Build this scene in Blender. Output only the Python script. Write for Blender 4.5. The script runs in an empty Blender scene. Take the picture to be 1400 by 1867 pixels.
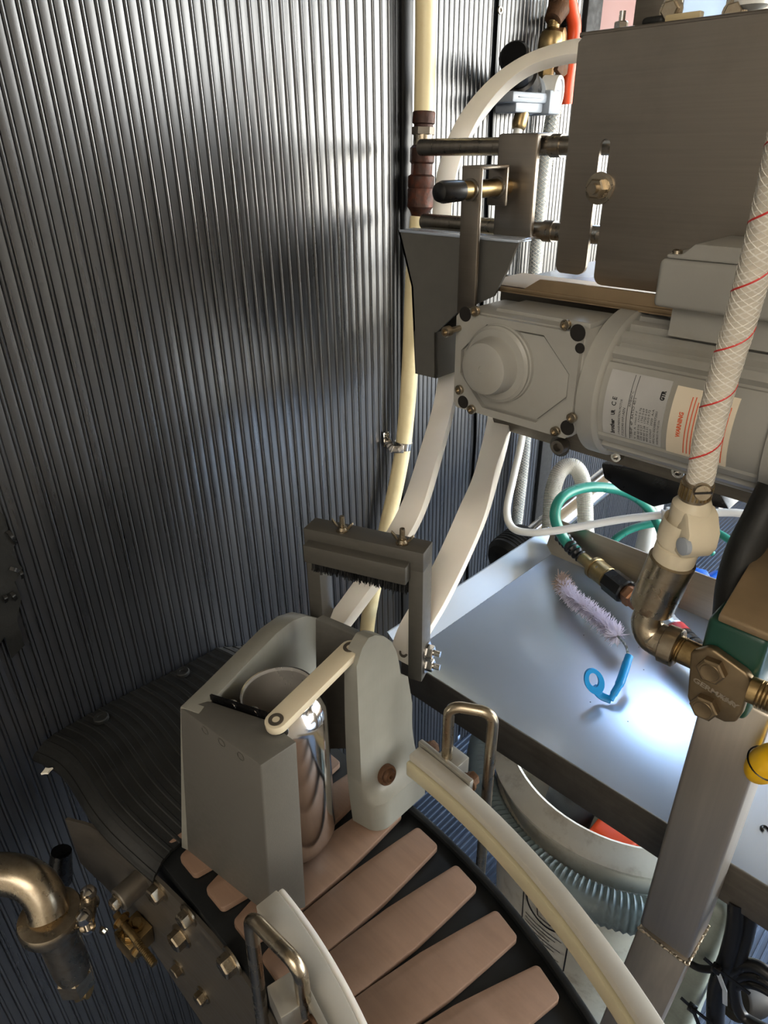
import bpy, bmesh, math, random
import numpy as np
from mathutils import Vector as V, Matrix as M
random.seed(7)
PI = math.pi
SC = bpy.context.scene
COL = SC.collection

# ------------------------------------------------------------------ camera
FPX, PITCH, ROLL, CZ = 1240.0, math.radians(28.3), math.radians(0.9), 1.30
_h = V((-math.sin(PI/4), math.cos(PI/4), 0)); _r0 = V((math.cos(PI/4), math.sin(PI/4), 0))
_fw = _h*math.cos(PITCH) + V((0, 0, -math.sin(PITCH)))
_up0 = _r0.cross(_fw)
_r = _r0*math.cos(ROLL) - _up0*math.sin(ROLL)
_up = _r.cross(_fw)
CAM = V((0, 0, CZ))
cd = bpy.data.cameras.new('camera'); cam = bpy.data.objects.new('camera', cd); COL.objects.link(cam)
cd.sensor_fit = 'VERTICAL'; cd.sensor_height = 36.0; cd.lens = 36.0*FPX/1867.0
cd.clip_start = 0.01; cd.clip_end = 100
mw = M.Identity(4)
for i in range(3):
    mw[i][0] = _r[i]; mw[i][1] = _up[i]; mw[i][2] = -_fw[i]; mw[i][3] = CAM[i]
cam.matrix_world = mw
SC.camera = cam

# ------------------------------------------------------------------ world, lights, exposure
SC.view_settings.view_transform = 'Standard'
SC.view_settings.look = 'None'
SC.view_settings.gamma = 1.0
SC.view_settings.use_curve_mapping = False
SC.view_settings.exposure = 0.0
try:
    SC.cycles.caustics_reflective = False; SC.cycles.caustics_refractive = False
except Exception: pass
w = bpy.data.worlds.new('world'); SC.world = w; w.use_nodes = True
bg = w.node_tree.nodes['Background']
# hazy daylight: dull ground, pale warm horizon, bluer towards the zenith
_n, _l = w.node_tree.nodes, w.node_tree.links
_tc = _n.new('ShaderNodeTexCoord'); _sx = _n.new('ShaderNodeSeparateXYZ'); _cr = _n.new('ShaderNodeValToRGB'); _mr = _n.new('ShaderNodeMapRange')
_l.new(_tc.outputs['Generated'], _sx.inputs['Vector']); _l.new(_sx.outputs['Z'], _mr.inputs['Value'])
_mr.inputs['From Min'].default_value = -1; _mr.inputs['From Max'].default_value = 1
_l.new(_mr.outputs['Result'], _cr.inputs['Fac']); _l.new(_cr.outputs['Color'], bg.inputs['Color'])
_e = _cr.color_ramp.elements
_e[0].position = 0.44; _e[0].color = (0.20, 0.19, 0.16, 1)
_e[1].position = 0.475; _e[1].color = (1.5, 1.44, 1.28, 1)
for _p, _c in ((0.55, (1.45, 1.45, 1.4, 1)), (0.60, (0.9, 0.96, 1.0, 1)), (0.72, (0.50, 0.72, 1.0, 1)), (1.0, (0.34, 0.56, 1.0, 1))):
    _x = _e.new(_p); _x.color = _c
bg.inputs['Strength'].default_value = 16.0

def area(name, loc, target, sx, sy, power, col):
    l = bpy.data.lights.new(name, 'AREA'); l.shape = 'RECTANGLE'; l.size = sx; l.size_y = sy
    l.energy = power; l.color = col
    o = bpy.data.objects.new(name, l); COL.objects.link(o); o.location = loc
    o.rotation_euler = (V(target)-V(loc)).to_track_quat('-Z', 'Y').to_euler()
    return o
area('ceiling_lamp_warm', (0.55, -0.85, 2.2), (0.0, 0.3, 0.6), 1.0, 1.0, 19, (1.0, 0.89, 0.74))
area('bucket_fill', (0.6, -1.5, 1.7), (-0.25, 0.5, 0.5), 1.2, 0.8, 10, (1.0, 0.95, 0.87))  # added fill from behind the camera, brightens the bucket under the tray

# ------------------------------------------------------------------ points on the planes of the place
def ray(px, py): return _fw + _r*((px-700)/FPX) - _up*((py-933.5)/FPX)
def _pl(px, py, ax, v):
    d = ray(px, py); return CAM + d*((v-CAM[ax])/d[ax])
def PX(px, py, v): return _pl(px, py, 0, v)
def PY(px, py, v): return _pl(px, py, 1, v)
def PZ(px, py, v): return _pl(px, py, 2, v)
def PD(px, py, z): return CAM + ray(px, py)*z

# ------------------------------------------------------------------ mesh helpers
def box(bm, lo, hi, bev=0.0, seg=2):
    lo, hi = V(lo), V(hi)
    return obox(bm, lo, V((hi.x-lo.x, 0, 0)), V((0, hi.y-lo.y, 0)), V((0, 0, hi.z-lo.z)), bev, seg)

def obox(bm, o, a, b, c, bev=0.0, seg=2):
    t = bmesh.new()
    o, a, b, c = V(o), V(a), V(b), V(c)
    vs = [t.verts.new(o+a*i+b*j+c*k) for k in (0, 1) for j in (0, 1) for i in (0, 1)]
    for f in ((0, 2, 3, 1), (4, 5, 7, 6), (0, 1, 5, 4), (2, 6, 7, 3), (0, 4, 6, 2), (1, 3, 7, 5)):
        t.faces.new([vs[i] for i in f])
    merge(bm, t, bev, seg)

def merge(bm, t, bev=0.0, seg=2, ang=0.5):
    bmesh.ops.recalc_face_normals(t, faces=t.faces)
    if bev > 0:
        es = [e for e in t.edges if len(e.link_faces) == 2 and e.calc_face_angle(0) > ang]
        bmesh.ops.bevel(t, geom=es, offset=bev, segments=seg, profile=0.5, affect='EDGES', clamp_overlap=True)
    me = bpy.data.meshes.new('tmp'); t.to_mesh(me); t.free(); bm.from_mesh(me); bpy.data.meshes.remove(me)

def prism(bm, pts, vec, bev=0.0, seg=2, ang=0.5):
    t = bmesh.new(); vec = V(vec)
    a = [t.verts.new(V(p)) for p in pts]; b = [t.verts.new(V(p)+vec) for p in pts]
    n = len(pts)
    t.faces.new(a); t.faces.new(b[::-1])
    for i in range(n):
        t.faces.new((a[i], b[i], b[(i+1) % n], a[(i+1) % n]))
    merge(bm, t, bev, seg, ang)

def hollow_prism(bm, outer, inner, vec):
    """prism with one hole; outer and inner have the same number of points in matching order"""
    t = bmesh.new(); vec = V(vec); n = len(outer)
    A = [t.verts.new(V(p)) for p in outer]; B = [t.verts.new(V(p)) for p in inner]
    A2 = [t.verts.new(V(p)+vec) for p in outer]; B2 = [t.verts.new(V(p)+vec) for p in inner]
    for i in range(n):
        j = (i+1) % n
        t.faces.new((A[i], A[j], B[j], B[i])); t.faces.new((A2[i], B2[i], B2[j], A2[j]))
        t.faces.new((A[i], A2[i], A2[j], A[j])); t.faces.new((B[i], B[j], B2[j], B2[i]))
    merge(bm, t)

def catmull(pts, k=8):
    pts = [V(p) for p in pts]
    if len(pts) < 3: return pts
    P = [pts[0]*2-pts[1]] + pts + [pts[-1]*2-pts[-2]]
    out = []
    for i in range(1, len(P)-2):
        p0, p1, p2, p3 = P[i-1], P[i], P[i+1], P[i+2]
        for s in range(k):
            u = s/k
            out.append(0.5*((2*p1)+(p2-p0)*u+(2*p0-5*p1+4*p2-p3)*u*u+(3*p1-p0-3*p2+p3)*u**3))
    out.append(pts[-1]); return out

def frames(pts):
    T = []
    n = len(pts)
    for i in range(n):
        a = pts[max(i-1, 0)]; b = pts[min(i+1, n-1)]
        T.append((b-a).normalized())
    u = T[0].orthogonal().normalized(); U = []
    for i in range(n):
        u = (u - T[i]*u.dot(T[i])).normalized(); U.append(u)
    return T, U

def tube(bm, pts, r, n=14, caps=True):
    pts = [V(p) for p in pts]; T, U = frames(pts); rings = []
    t = bmesh.new()
    for i, p in enumerate(pts):
        ri = r[i] if isinstance(r, (list, tuple)) else r
        w_ = T[i].cross(U[i])
        rings.append([t.verts.new(p+(U[i]*math.cos(2*PI*k/n)+w_*math.sin(2*PI*k/n))*ri) for k in range(n)])
    for a, b in zip(rings, rings[1:]):
        for k in range(n):
            t.faces.new((a[k], a[(k+1) % n], b[(k+1) % n], b[k]))
    if caps:
        t.faces.new(rings[0][::-1]); t.faces.new(rings[-1])
    merge(bm, t)

def lathe(bm, base, axis, prof, n=28, caps=True):
    base, ax = V(base), V(axis).normalized(); u = ax.orthogonal().normalized(); w_ = ax.cross(u)
    t = bmesh.new(); rings = []
    for r, h in prof:
        r = max(r, 1e-5)
        rings.append([t.verts.new(base+ax*h+(u*math.cos(2*PI*k/n)+w_*math.sin(2*PI*k/n))*r) for k in range(n)])
    for a, b in zip(rings, rings[1:]):
        for k in range(n):
            t.faces.new((a[k], a[(k+1) % n], b[(k+1) % n], b[k]))
    if caps:
        t.faces.new(rings[0][::-1]); t.faces.new(rings[-1])
    merge(bm, t)

def sweep(bm, pts, normals, wdt, hgt, bev=0.0):
    """rectangular bar: normals give the direction of its thickness hgt"""
    pts = [V(p) for p in pts]; T, _ = frames(pts); t = bmesh.new(); rings = []
    for p, tt, nn in zip(pts, T, normals):
        nn = (V(nn)-tt*tt.dot(V(nn))).normalized(); s = tt.cross(nn)
        rings.append([t.verts.new(p+s*(sx*wdt/2)+nn*(sy*hgt/2)) for sx, sy in ((-1, -1), (1, -1), (1, 1), (-1, 1))])
    for a, b in zip(rings, rings[1:]):
        for k in range(4):
            t.faces.new((a[k], a[(k+1) % 4], b[(k+1) % 4], b[k]))
    t.faces.new(rings[0][::-1]); t.faces.new(rings[-1])
    merge(bm, t, bev, 2, 0.9)

def arc(c, r, a0, a1, z, n=24):
    return [V((c[0]+r*math.cos(a0+(a1-a0)*i/n), c[1]+r*math.sin(a0+(a1-a0)*i/n), z)) for i in range(n+1)]

def grid(bm, G, closed=False):
    t = bmesh.new()
    vs = [[t.verts.new(p) for p in row] for row in G]
    for i in range(len(vs)-1):
        for j in range(len(vs[0])-1):
            t.faces.new((vs[i][j], vs[i][j+1], vs[i+1][j+1], vs[i+1][j]))
    return t, vs

def slab(bm, G, vec, bev=0):
    """grid surface given a thickness along vec"""
    t = bmesh.new(); vec = V(vec); a = [[t.verts.new(p) for p in row] for row in G]; b = [[t.verts.new(V(p)+vec) for p in row] for row in G]
    R, C_ = len(G), len(G[0])
    for i in range(R-1):
        for j in range(C_-1):
            t.faces.new((a[i][j], a[i][j+1], a[i+1][j+1], a[i+1][j])); t.faces.new((b[i][j], b[i+1][j], b[i+1][j+1], b[i][j+1]))
    rim = [(0, j) for j in range(C_)]+[(i, C_-1) for i in range(1, R)]+[(R-1, j) for j in range(C_-2, -1, -1)]+[(i, 0) for i in range(R-2, 0, -1)]
    for k in range(len(rim)):
        p, q = rim[k], rim[(k+1) % len(rim)]
        t.faces.new((a[p[0]][p[1]], b[p[0]][p[1]], b[q[0]][q[1]], a[q[0]][q[1]]))
    merge(bm, t, bev)

def hexhead(bm, p, axis, r, h, washer=True, rot=0.0, rim=1.35):
    """hex bolt head standing on p along axis, with a washer and a small chamfer"""
    ax = V(axis).normalized(); p = V(p); u = ax.orthogonal().normalized()
    u = (M.Rotation(rot, 4, ax) @ u); w_ = ax.cross(u); o = 0
    if washer:
        lathe(bm, p, ax, [(r*rim*0.6, 0), (r*rim, 0), (r*rim, h*0.22), (r*rim*0.6, h*0.25)], 20); o = h*0.22
    t = bmesh.new(); rings = []
    for rr, hh in ((r, o), (r, o+h*0.85), (r*0.86, o+h)):
        rings.append([t.verts.new(p+ax*hh+(u*math.cos(PI*k/3)+w_*math.sin(PI*k/3))*rr) for k in range(6)])
    for a, b in zip(rings, rings[1:]):
        for k in range(6): t.faces.new((a[k], a[(k+1) % 6], b[(k+1) % 6], b[k]))
    t.faces.new(rings[0][::-1]); t.faces.new(rings[-1]); merge(bm, t)

def sockethead(bm, p, axis, r, h):
    lathe(bm, p, axis, [(r*.5, 0), (r, 0), (r, h*.85), (r*.9, h), (r*.55, h), (r*.5, h*.45), (1e-4, h*.45)], 20)

# ------------------------------------------------------------------ object helpers
def obj(name, bm, mat, parent=None, smooth=0.6):
    me = bpy.data.meshes.new(name)
    bmesh.ops.remove_doubles(bm, verts=bm.verts, dist=1e-7)
    bm.to_mesh(me); bm.free()
    for m_ in (mat if isinstance(mat, (list, tuple)) else [mat]): me.materials.append(m_)
    if smooth is not None and len(me.polygons):
        me.polygons.foreach_set('use_smooth', [True]*len(me.polygons)); me.set_sharp_from_angle(angle=smooth)
    o = bpy.data.objects.new(name, me); COL.objects.link(o)
    if parent is not None:
        o.parent = parent
        if parent.type == 'EMPTY': o.location = -parent.location
    else:
        # origin at the base centre of the mesh
        if len(me.vertices):
            co = np.empty(len(me.vertices)*3); me.vertices.foreach_get('co', co); co = co.reshape(-1, 3)
            c = V(((co[:, 0].min()+co[:, 0].max())/2, (co[:, 1].min()+co[:, 1].max())/2, co[:, 2].min()))
            me.transform(M.Translation(-c)); o.location = c
    return o

def tag(o, label, cat, group=None, kind=None):
    if label: o['label'] = label
    if cat: o['category'] = cat
    if group: o['group'] = group
    if kind: o['kind'] = kind
    return o

def thing(name, label, cat, loc, group=None):
    o = bpy.data.objects.new(name, None); COL.objects.link(o); o.location = V(loc); o.empty_display_size = 0.02
    return tag(o, label, cat, group)

def struct(name, bm, mat, **k):
    o = obj(name, bm, mat, **k); o['kind'] = 'structure'; return o

def part(name, bm, mat, parent, label=None, **k):
    o = obj(name, bm, mat, parent, **k)
    if label: o['label'] = label
    return o

def NB(): return bmesh.new()

def quick(fn, *a, **k):
    bm = bmesh.new(); fn(bm, *a, **k); return bm

# ------------------------------------------------------------------ materials
def rgb(c):
    return tuple(((x/255)/12.92 if x/255 <= 0.04045 else ((x/255+0.055)/1.055)**2.4) for x in c)+(1,)

def mat(name, col, rough=0.5, metal=0.0, vary=0.12, scale=(30, 30, 30), rvary=0.1, bump=0.0, bscale=None, spec=0.5, dirt=None, dirt_scale=14, dirt_amt=0.5, trans=0.0, coat=0.0, sss=0.0, alpha=1.0, ior=1.45, aniso=0.0):
    m = bpy.data.materials.new(name); m.use_nodes = True; nt = m.node_tree; N = nt.nodes; L = nt.links
    b = N['Principled BSDF']
    c = rgb(col) if max(col) > 1 else tuple(col)+(1,)
    tc = N.new('ShaderNodeTexCoord'); mp = N.new('ShaderNodeMapping'); L.new(tc.outputs['Object'], mp.inputs['Vector'])
    geo = N.new('ShaderNodeNewGeometry'); L.new(geo.outputs['Position'], mp.inputs['Vector'])
    mp.inputs['Scale'].default_value = scale
    nz = N.new('ShaderNodeTexNoise'); nz.inputs['Scale'].default_value = 1.0; nz.inputs['Detail'].default_value = 6
    nz.inputs['Roughness'].default_value = 0.6
    L.new(mp.outputs['Vector'], nz.inputs['Vector'])
    mr = N.new('ShaderNodeMapRange'); mr.inputs['From Min'].default_value = 0.3; mr.inputs['From Max'].default_value = 0.7
    mr.inputs['To Min'].default_value = 1-vary; mr.inputs['To Max'].default_value = 1+vary
    L.new(nz.outputs['Fac'], mr.inputs['Value'])
    mul = N.new('ShaderNodeMix'); mul.data_type = 'RGBA'; mul.blend_type = 'MULTIPLY'; mul.inputs['Factor'].default_value = 1
    mul.inputs['A'].default_value = c; L.new(mr.outputs['Result'], mul.inputs['B'])
    out = mul.outputs['Result']
    if dirt:
        n2 = N.new('ShaderNodeTexNoise'); n2.inputs['Scale'].default_value = dirt_scale; n2.inputs['Detail'].default_value = 8; n2.inputs['Roughness'].default_value = 0.7
        L.new(geo.outputs['Position'], n2.inputs['Vector'])
        r2 = N.new('ShaderNodeMapRange'); r2.inputs['From Min'].default_value = 0.5; r2.inputs['From Max'].default_value = 0.72
        r2.inputs['To Min'].default_value = 0; r2.inputs['To Max'].default_value = dirt_amt; L.new(n2.outputs['Fac'], r2.inputs['Value'])
        mx = N.new('ShaderNodeMix'); mx.data_type = 'RGBA'; L.new(r2.outputs['Result'], mx.inputs['Factor'])
        L.new(out, mx.inputs['A']); mx.inputs['B'].default_value = rgb(dirt); out = mx.outputs['Result']
    L.new(out, b.inputs['Base Color'])
    b.inputs['Metallic'].default_value = metal
    rr = N.new('ShaderNodeMapRange'); rr.inputs['From Min'].default_value = 0.3; rr.inputs['From Max'].default_value = 0.7
    rr.inputs['To Min'].default_value = max(0.02, rough-rvary); rr.inputs['To Max'].default_value = min(1, rough+rvary)
    L.new(nz.outputs['Fac'], rr.inputs['Value']); L.new(rr.outputs['Result'], b.inputs['Roughness'])
    b.inputs['Specular IOR Level'].default_value = spec; b.inputs['IOR'].default_value = ior
    b.inputs['Transmission Weight'].default_value = trans
    b.inputs['Coat Weight'].default_value = coat
    b.inputs['Anisotropic'].default_value = aniso
    if sss > 0:
        b.inputs['Subsurface Weight'].default_value = sss; b.inputs['Subsurface Radius'].default_value = (0.01, 0.008, 0.006)
        b.inputs['Subsurface Scale'].default_value = 0.5
    if bump > 0:
        nb = nz
        if bscale:
            m2 = N.new('ShaderNodeMapping'); L.new(geo.outputs['Position'], m2.inputs['Vector']); m2.inputs['Scale'].default_value = bscale
            nb = N.new('ShaderNodeTexNoise'); nb.inputs['Scale'].default_value = 1; nb.inputs['Detail'].default_value = 4; L.new(m2.outputs['Vector'], nb.inputs['Vector'])
        bp = N.new('ShaderNodeBump'); bp.inputs['Strength'].default_value = bump; bp.inputs['Distance'].default_value = 0.001
        L.new(nb.outputs['Fac'], bp.inputs['Height']); L.new(bp.outputs['Normal'], b.inputs['Normal'])
    return m

MT = {}
MT['black_wall'] = mat('black_ribbed_plastic', (34, 36, 40), 0.29, 0, 0.15, (60, 60, 3), 0.04, 0.03, (300, 300, 60), spec=0.95, ior=1.6)
MT['black_trim'] = mat('black_trim', (16, 17, 19), 0.4, 0, 0.2, (40, 40, 10))
MT['steel'] = mat('brushed_steel', (142, 133, 122), 0.34, 0.93, 0.06, (9, 9, 420), 0.06, 0.05, (30, 30, 900), dirt=(120, 112, 100), dirt_scale=9, dirt_amt=0.35)
MT['steel_x'] = mat('brushed_steel_rod', (150, 142, 130), 0.32, 1, 0.14, (260, 260, 14), 0.08)
MT['steel_dark'] = mat('dull_dark_steel', (112, 106, 97), 0.42, 0.7, 0.16, (12, 12, 200), 0.08, dirt=(70, 62, 52), dirt_scale=20, dirt_amt=0.4)
MT['steel_post'] = mat('brushed_steel_post', (184, 176, 165), 0.34, 0.8, 0.05, (300, 300, 8), 0.05)
MT['galv'] = mat('galvanised_sheet', (200, 211, 226), 0.27, 0.6, 0.03, (7, 7, 7), 0.0)
MT['chrome'] = mat('bright_steel', (190, 186, 180), 0.16, 1, 0.06, (40, 40, 40), 0.05)
MT['nickel'] = mat('worn_nickel', (168, 156, 136), 0.3, 1, 0.15, (60, 60, 60), 0.1, dirt=(96, 78, 56), dirt_scale=60, dirt_amt=0.5)
MT['brass'] = mat('old_brass', (160, 138, 98), 0.36, 1, 0.2, (60, 60, 60), 0.1, dirt=(90, 72, 46), dirt_scale=50, dirt_amt=0.6)
MT['copper'] = mat('copper_fitting', (168, 122, 92), 0.4, 0.8, 0.15, (50, 50, 50), 0.1)
MT['rust'] = mat('rusty_iron', (88, 62, 42), 0.7, 0.4, 0.4, (120, 120, 120), 0.15, 0.5, (300, 300, 300), dirt=(48, 30, 22), dirt_scale=90, dirt_amt=0.9)
MT['rust_dark'] = mat('dark_rusty_iron', (58, 40, 34), 0.55, 0.5, 0.35, (90, 90, 90), 0.15, 0.5, (260, 260, 260), dirt=(112, 56, 32), dirt_scale=50, dirt_amt=0.7)
MT['grey_pvc'] = mat('machined_grey_plastic', (128, 127, 119), 0.42, 0, 0.07, (60, 60, 60), 0.06, 0.05, (400, 400, 30), dirt=(140, 138, 130), dirt_scale=12, dirt_amt=0.35)
MT['grey_box'] = mat('matt_grey_plastic', (88, 86, 81), 0.5, 0, 0.06, (200, 200, 200), 0.05, 0.08, (900, 900, 900))
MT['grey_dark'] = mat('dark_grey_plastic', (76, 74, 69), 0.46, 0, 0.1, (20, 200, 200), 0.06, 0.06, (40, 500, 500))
MT['motor'] = mat('light_grey_enamel', (153, 152, 146), 0.36, 0, 0.04, (30, 30, 30), 0.05, dirt=(146, 138, 120), dirt_scale=16, dirt_amt=0.35)
MT['motor_dark'] = mat('slot_shade_and_gland', (30, 27, 23), 0.6, 0, 0.2, (80, 80, 80))
MT['nylon'] = mat('cream_nylon', (206, 196, 172), 0.42, 0, 0.04, (30, 30, 30), 0.05, sss=0.15)
MT['white_rail'] = mat('white_polyethylene', (240, 236, 228), 0.4, 0, 0.03, (20, 20, 20), 0.05, sss=0.12)
MT['rail_top'] = mat('off_white_rail', (170, 166, 156), 0.45, 0, 0.05, (40, 40, 40), 0.05, dirt=(146, 137, 118), dirt_scale=40, dirt_amt=0.35)
MT['rail_lip'] = mat('cream_wear_strip', (176, 168, 140), 0.38, 0, 0.06, (30, 30, 30), 0.05)
MT['slat'] = mat('tan_slat_plastic', (128, 103, 86), 0.42, 0, 0.08, (18, 160, 18), 0.06, 0.05, (60, 600, 60), dirt=(156, 130, 113), dirt_scale=10, dirt_amt=0.35)
MT['black_bed'] = mat('black_track', (18, 20, 21), 0.42, 0, 0.25, (40, 40, 40), 0.1)
MT['rubber'] = mat('black_rubber', (19, 20, 19), 0.55, 0, 0.3, (50, 8, 50), 0.1, 0.2, (300, 300, 300))
MT['black'] = mat('black_plastic', (14, 14, 15), 0.3, 0, 0.2, (30, 30, 30))
MT['bristle'] = mat('black_bristle', (8, 9, 10), 0.6, 0, 0.3, (100, 100, 100))
MT['can'] = mat('bare_aluminium', (214, 212, 210), 0.13, 1, 0.03, (30, 30, 4), 0.04)
MT['pipe_cream'] = mat('yellowed_pipe', (222, 208, 166), 0.36, 0, 0.08, (30, 30, 6), 0.05, dirt=(190, 160, 96), dirt_scale=16, dirt_amt=0.5)
MT['white'] = mat('white_plastic', (232, 232, 228), 0.35, 0, 0.03, (20, 20, 20))
MT['white_dirty'] = mat('stained_white_plastic', (232, 228, 216), 0.45, 0, 0.06, (20, 20, 20), dirt=(150, 132, 100), dirt_scale=24, dirt_amt=0.6)
MT['green_hose'] = mat('green_hose', (38, 128, 112), 0.35, 0, 0.1, (40, 40, 40))
MT['green'] = mat('dark_green_plastic', (22, 62, 50), 0.35, 0, 0.08, (20, 20, 20))
MT['blue'] = mat('blue_plastic', (24, 140, 206), 0.32, 0, 0.04, (20, 20, 20))
MT['blue_dark'] = mat('deep_blue_plastic', (26, 98, 206), 0.35, 0, 0.05, (20, 20, 20))
MT['red'] = mat('red_plastic', (190, 38, 44), 0.4, 0, 0.08, (20, 20, 20))
MT['orange'] = mat('orange_plastic', (232, 82, 38), 0.4, 0, 0.06, (20, 20, 20))
MT['yellow'] = mat('yellow_plastic', (226, 178, 24), 0.4, 0, 0.06, (20, 20, 20))
MT['lilac'] = mat('pale_bristle', (226, 222, 240), 0.6, 0, 0.1, (90, 90, 90))
MT['bristle_tan'] = mat('soiled_bristle', (176, 156, 146), 0.6, 0, 0.15, (90, 90, 90))
MT['wire'] = mat('twisted_wire', (140, 146, 140), 0.35, 1, 0.1, (90, 90, 90))
MT['clear_hose'] = mat('clear_hose', (206, 214, 214), 0.25, 0, 0.05, (30, 30, 30), trans=0.45)
MT['braid'] = mat('braid_thread', (224, 220, 210), 0.5, 0, 0.05, (30, 30, 30))
MT['cream_hose'] = mat('braided_cream_hose', (206, 198, 182), 0.38, 0, 0.08, (120, 120, 120), 0.05, 0.25, (500, 500, 500))
MT['pump_plate'] = mat('cast_plate', (128, 112, 88), 0.42, 0.85, 0.12, (60, 60, 60), 0.08, 0.2, (200, 200, 200))
MT['bronze'] = mat('tarnished_steel', (170, 148, 118), 0.44, 0.85, 0.12, (30, 30, 30), 0.08, 0.05, (120, 120, 120))
MT['blue_hose'] = mat('blue_grey_hose', (164, 182, 188), 0.38, 0, 0.08, (30, 30, 30), trans=0.1)
MT['label'] = mat('silver_label', (182, 182, 180), 0.4, 0.2, 0.04, (40, 40, 40))
MT['warn'] = mat('cream_label', (232, 220, 198), 0.5, 0, 0.03, (40, 40, 40))
MT['ink'] = mat('black_ink', (28, 28, 30), 0.6, 0, 0.05, (40, 40, 40))
MT['ink_orange'] = mat('orange_ink', (228, 108, 70), 0.6, 0, 0.05, (40, 40, 40))
MT['stripe'] = mat('red_thread', (206, 60, 54), 0.45, 0, 0.05, (40, 40, 40))
MT['regulator'] = mat('pale_blue_grey_casting', (158, 166, 176), 0.38, 0, 0.05, (40, 40, 40))
MT['gauge'] = mat('gauge_glass', (196, 196, 206), 0.15, 0, 0.1, (60, 60, 60))
MT['pink'] = mat('pink_wall_paint', (150, 112, 108), 0.6, 0, 0.04, (8, 8, 8))
MT['room'] = mat('beige_wall_board', (196, 184, 168), 0.7, 0, 0.06, (4, 4, 4))
MT['ceil'] = mat('cream_ceiling_board', (190, 178, 158), 0.7, 0, 0.05, (4, 4, 4))
MT['floor'] = mat('ribbed_rubber_floor', (66, 76, 92), 0.4, 0, 0.2, (20, 20, 20))
MT['grey_encl'] = mat('pale_grey_enclosure', (150, 160, 152), 0.45, 0, 0.08, (20, 20, 20), dirt=(92, 98, 92), dirt_scale=12, dirt_amt=0.6)
MT['cable'] = mat('black_cable', (16, 17, 20), 0.35, 0, 0.15, (40, 40, 40))
MT['can_in'] = mat('can_interior_lit', (232, 228, 222), 0.3, 0.6, 0.05, (30, 30, 10), 0.05)  # bare aluminium inside, made paler to stand in for light bouncing within
MT['hood'] = mat('grey_sheet_hood', (94, 93, 89), 0.4, 0.2, 0.06, (60, 60, 60), 0.05)
MT['alu'] = mat('dull_aluminium', (168, 165, 156), 0.4, 0.7, 0.08, (60, 60, 60), 0.06)
MT['hole'] = mat('hole_shade', (22, 19, 16), 0.7, 0, 0.2, (80, 80, 80))
MT['tan'] = mat('tan_block', (190, 174, 136), 0.5, 0, 0.05, (40, 40, 40))
MT['acrylic'] = mat('frosted_acrylic', (206, 220, 236), 0.3, 0, 0.05, (20, 20, 20), trans=0.35)
MT['tape'] = mat('black_tape', (15, 15, 16), 0.3, 0, 0.2, (60, 60, 60), bump=0.5, bscale=(200, 200, 200))
MT['weld'] = mat('weld_bead', (170, 160, 144), 0.45, 1, 0.25, (200, 200, 200), 0.15)
# ================================================================== THE SETTING
def ribbed(bm, x, y0, y1, z0, z1, pitch=0.0108, depth=0.0017, sgn=1):
    """vertical ribs on a wall facing +X: flat land, groove, narrow rib, groove"""
    prof = [(0.0, 0), (0.58, 0), (0.60, -0.5), (0.64, -0.55), (0.67, 0.1), (0.72, 0.5), (0.78, 0.62), (0.84, 0.5), (0.89, 0.1), (0.91, -0.5), (0.95, -0.55), (0.98, -0.05)]
    ys = []; n = int(round((y1-y0)/pitch))
    for i in range(n):
        for a, h in prof: ys.append((y0+(i+a)*pitch, x+h*depth))
    ys.append((y1, x))
    t = bmesh.new()
    lo = [t.verts.new((xx, yy, z0)) for yy, xx in ys]; hi = [t.verts.new((xx, yy, z1)) for yy, xx in ys]
    for i in range(len(ys)-1): t.faces.new((lo[i], lo[i+1], hi[i+1], hi[i]))
    back = [t.verts.new(p) for p in ((x-.012, y1, z0), (x-.012, y0, z0), (x-.012, y1, z1), (x-.012, y0, z1))]
    t.faces.new((back[0], back[1], back[3], back[2]))
    merge(bm, t)

WX, BX, EDGE = -0.5515, -0.735, 0.60
ZC = 2.3
bm = NB(); ribbed(bm, WX, -1.6, 0.5696, 0.0, ZC)
struct('wall_left', bm, MT['black_wall'], smooth=0.5)
bm = NB()
for a, b_, d in ((0.5696, 0.577, 0.0006), (0.578, 0.5845, 0.0), (0.5855, EDGE, 0.0022)):
    box(bm, (WX-.012, a, 0), (WX+d, b_, ZC), 0.0012)
box(bm, (BX-.02, EDGE-.012, 0), (WX-.012, EDGE-.002, ZC))
struct('trim_1', bm, MT['black_trim'])
bm = NB(); ribbed(bm, BX, EDGE-.002, 0.981, 0.0, ZC)
struct('wall_back', bm, MT['black_wall'], smooth=0.5)
bm = NB(); ribbed(bm, BX+.0035, 0.984, 1.215, 0.0, ZC)
struct('wall_back_second_sheet', bm, MT['black_wall'], smooth=0.5)
bm = NB(); ribbed(bm, BX, 1.24, 2.6, 0.0, 1.36)
struct('wall_far', bm, MT['black_wall'], smooth=0.5)
# uneven black strip added for the shade in the gap between the two sheets
bm = NB()
pts = []
for i in range(40):
    z = 0.1+2.1*i/39; pts.append(V((BX+.0045, 0.983+random.uniform(-.0022, .0022), z)))
sweep(bm, pts, [(1, 0, 0)]*len(pts), 0.0045, 0.003)
struct('seam_gap_shade', bm, MT['black_trim'])
for py_, px_ in ((19, 910), (845, 871), (884, 872)):
    p = PX(px_, py_, BX+.004); bm = NB(); sockethead(bm, p, (1, 0, 0), 0.0052, 0.003)
    o = obj('wall_screw', bm, MT['nickel']); tag(o, {19: 'small domed screw high on the seam of the black ribbed back wall', 845: 'upper of two small screws low on the back wall seam between the white rails', 884: 'lower of two small screws low on the back wall seam between the white rails'}[py_], 'screw', 'screws in the wall seam')
bm = NB(); box(bm, (BX-.02, 1.215, 0), (BX+.012, 1.262, ZC), 0.003); struct('trim_3', bm, MT['bristle'])
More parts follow.
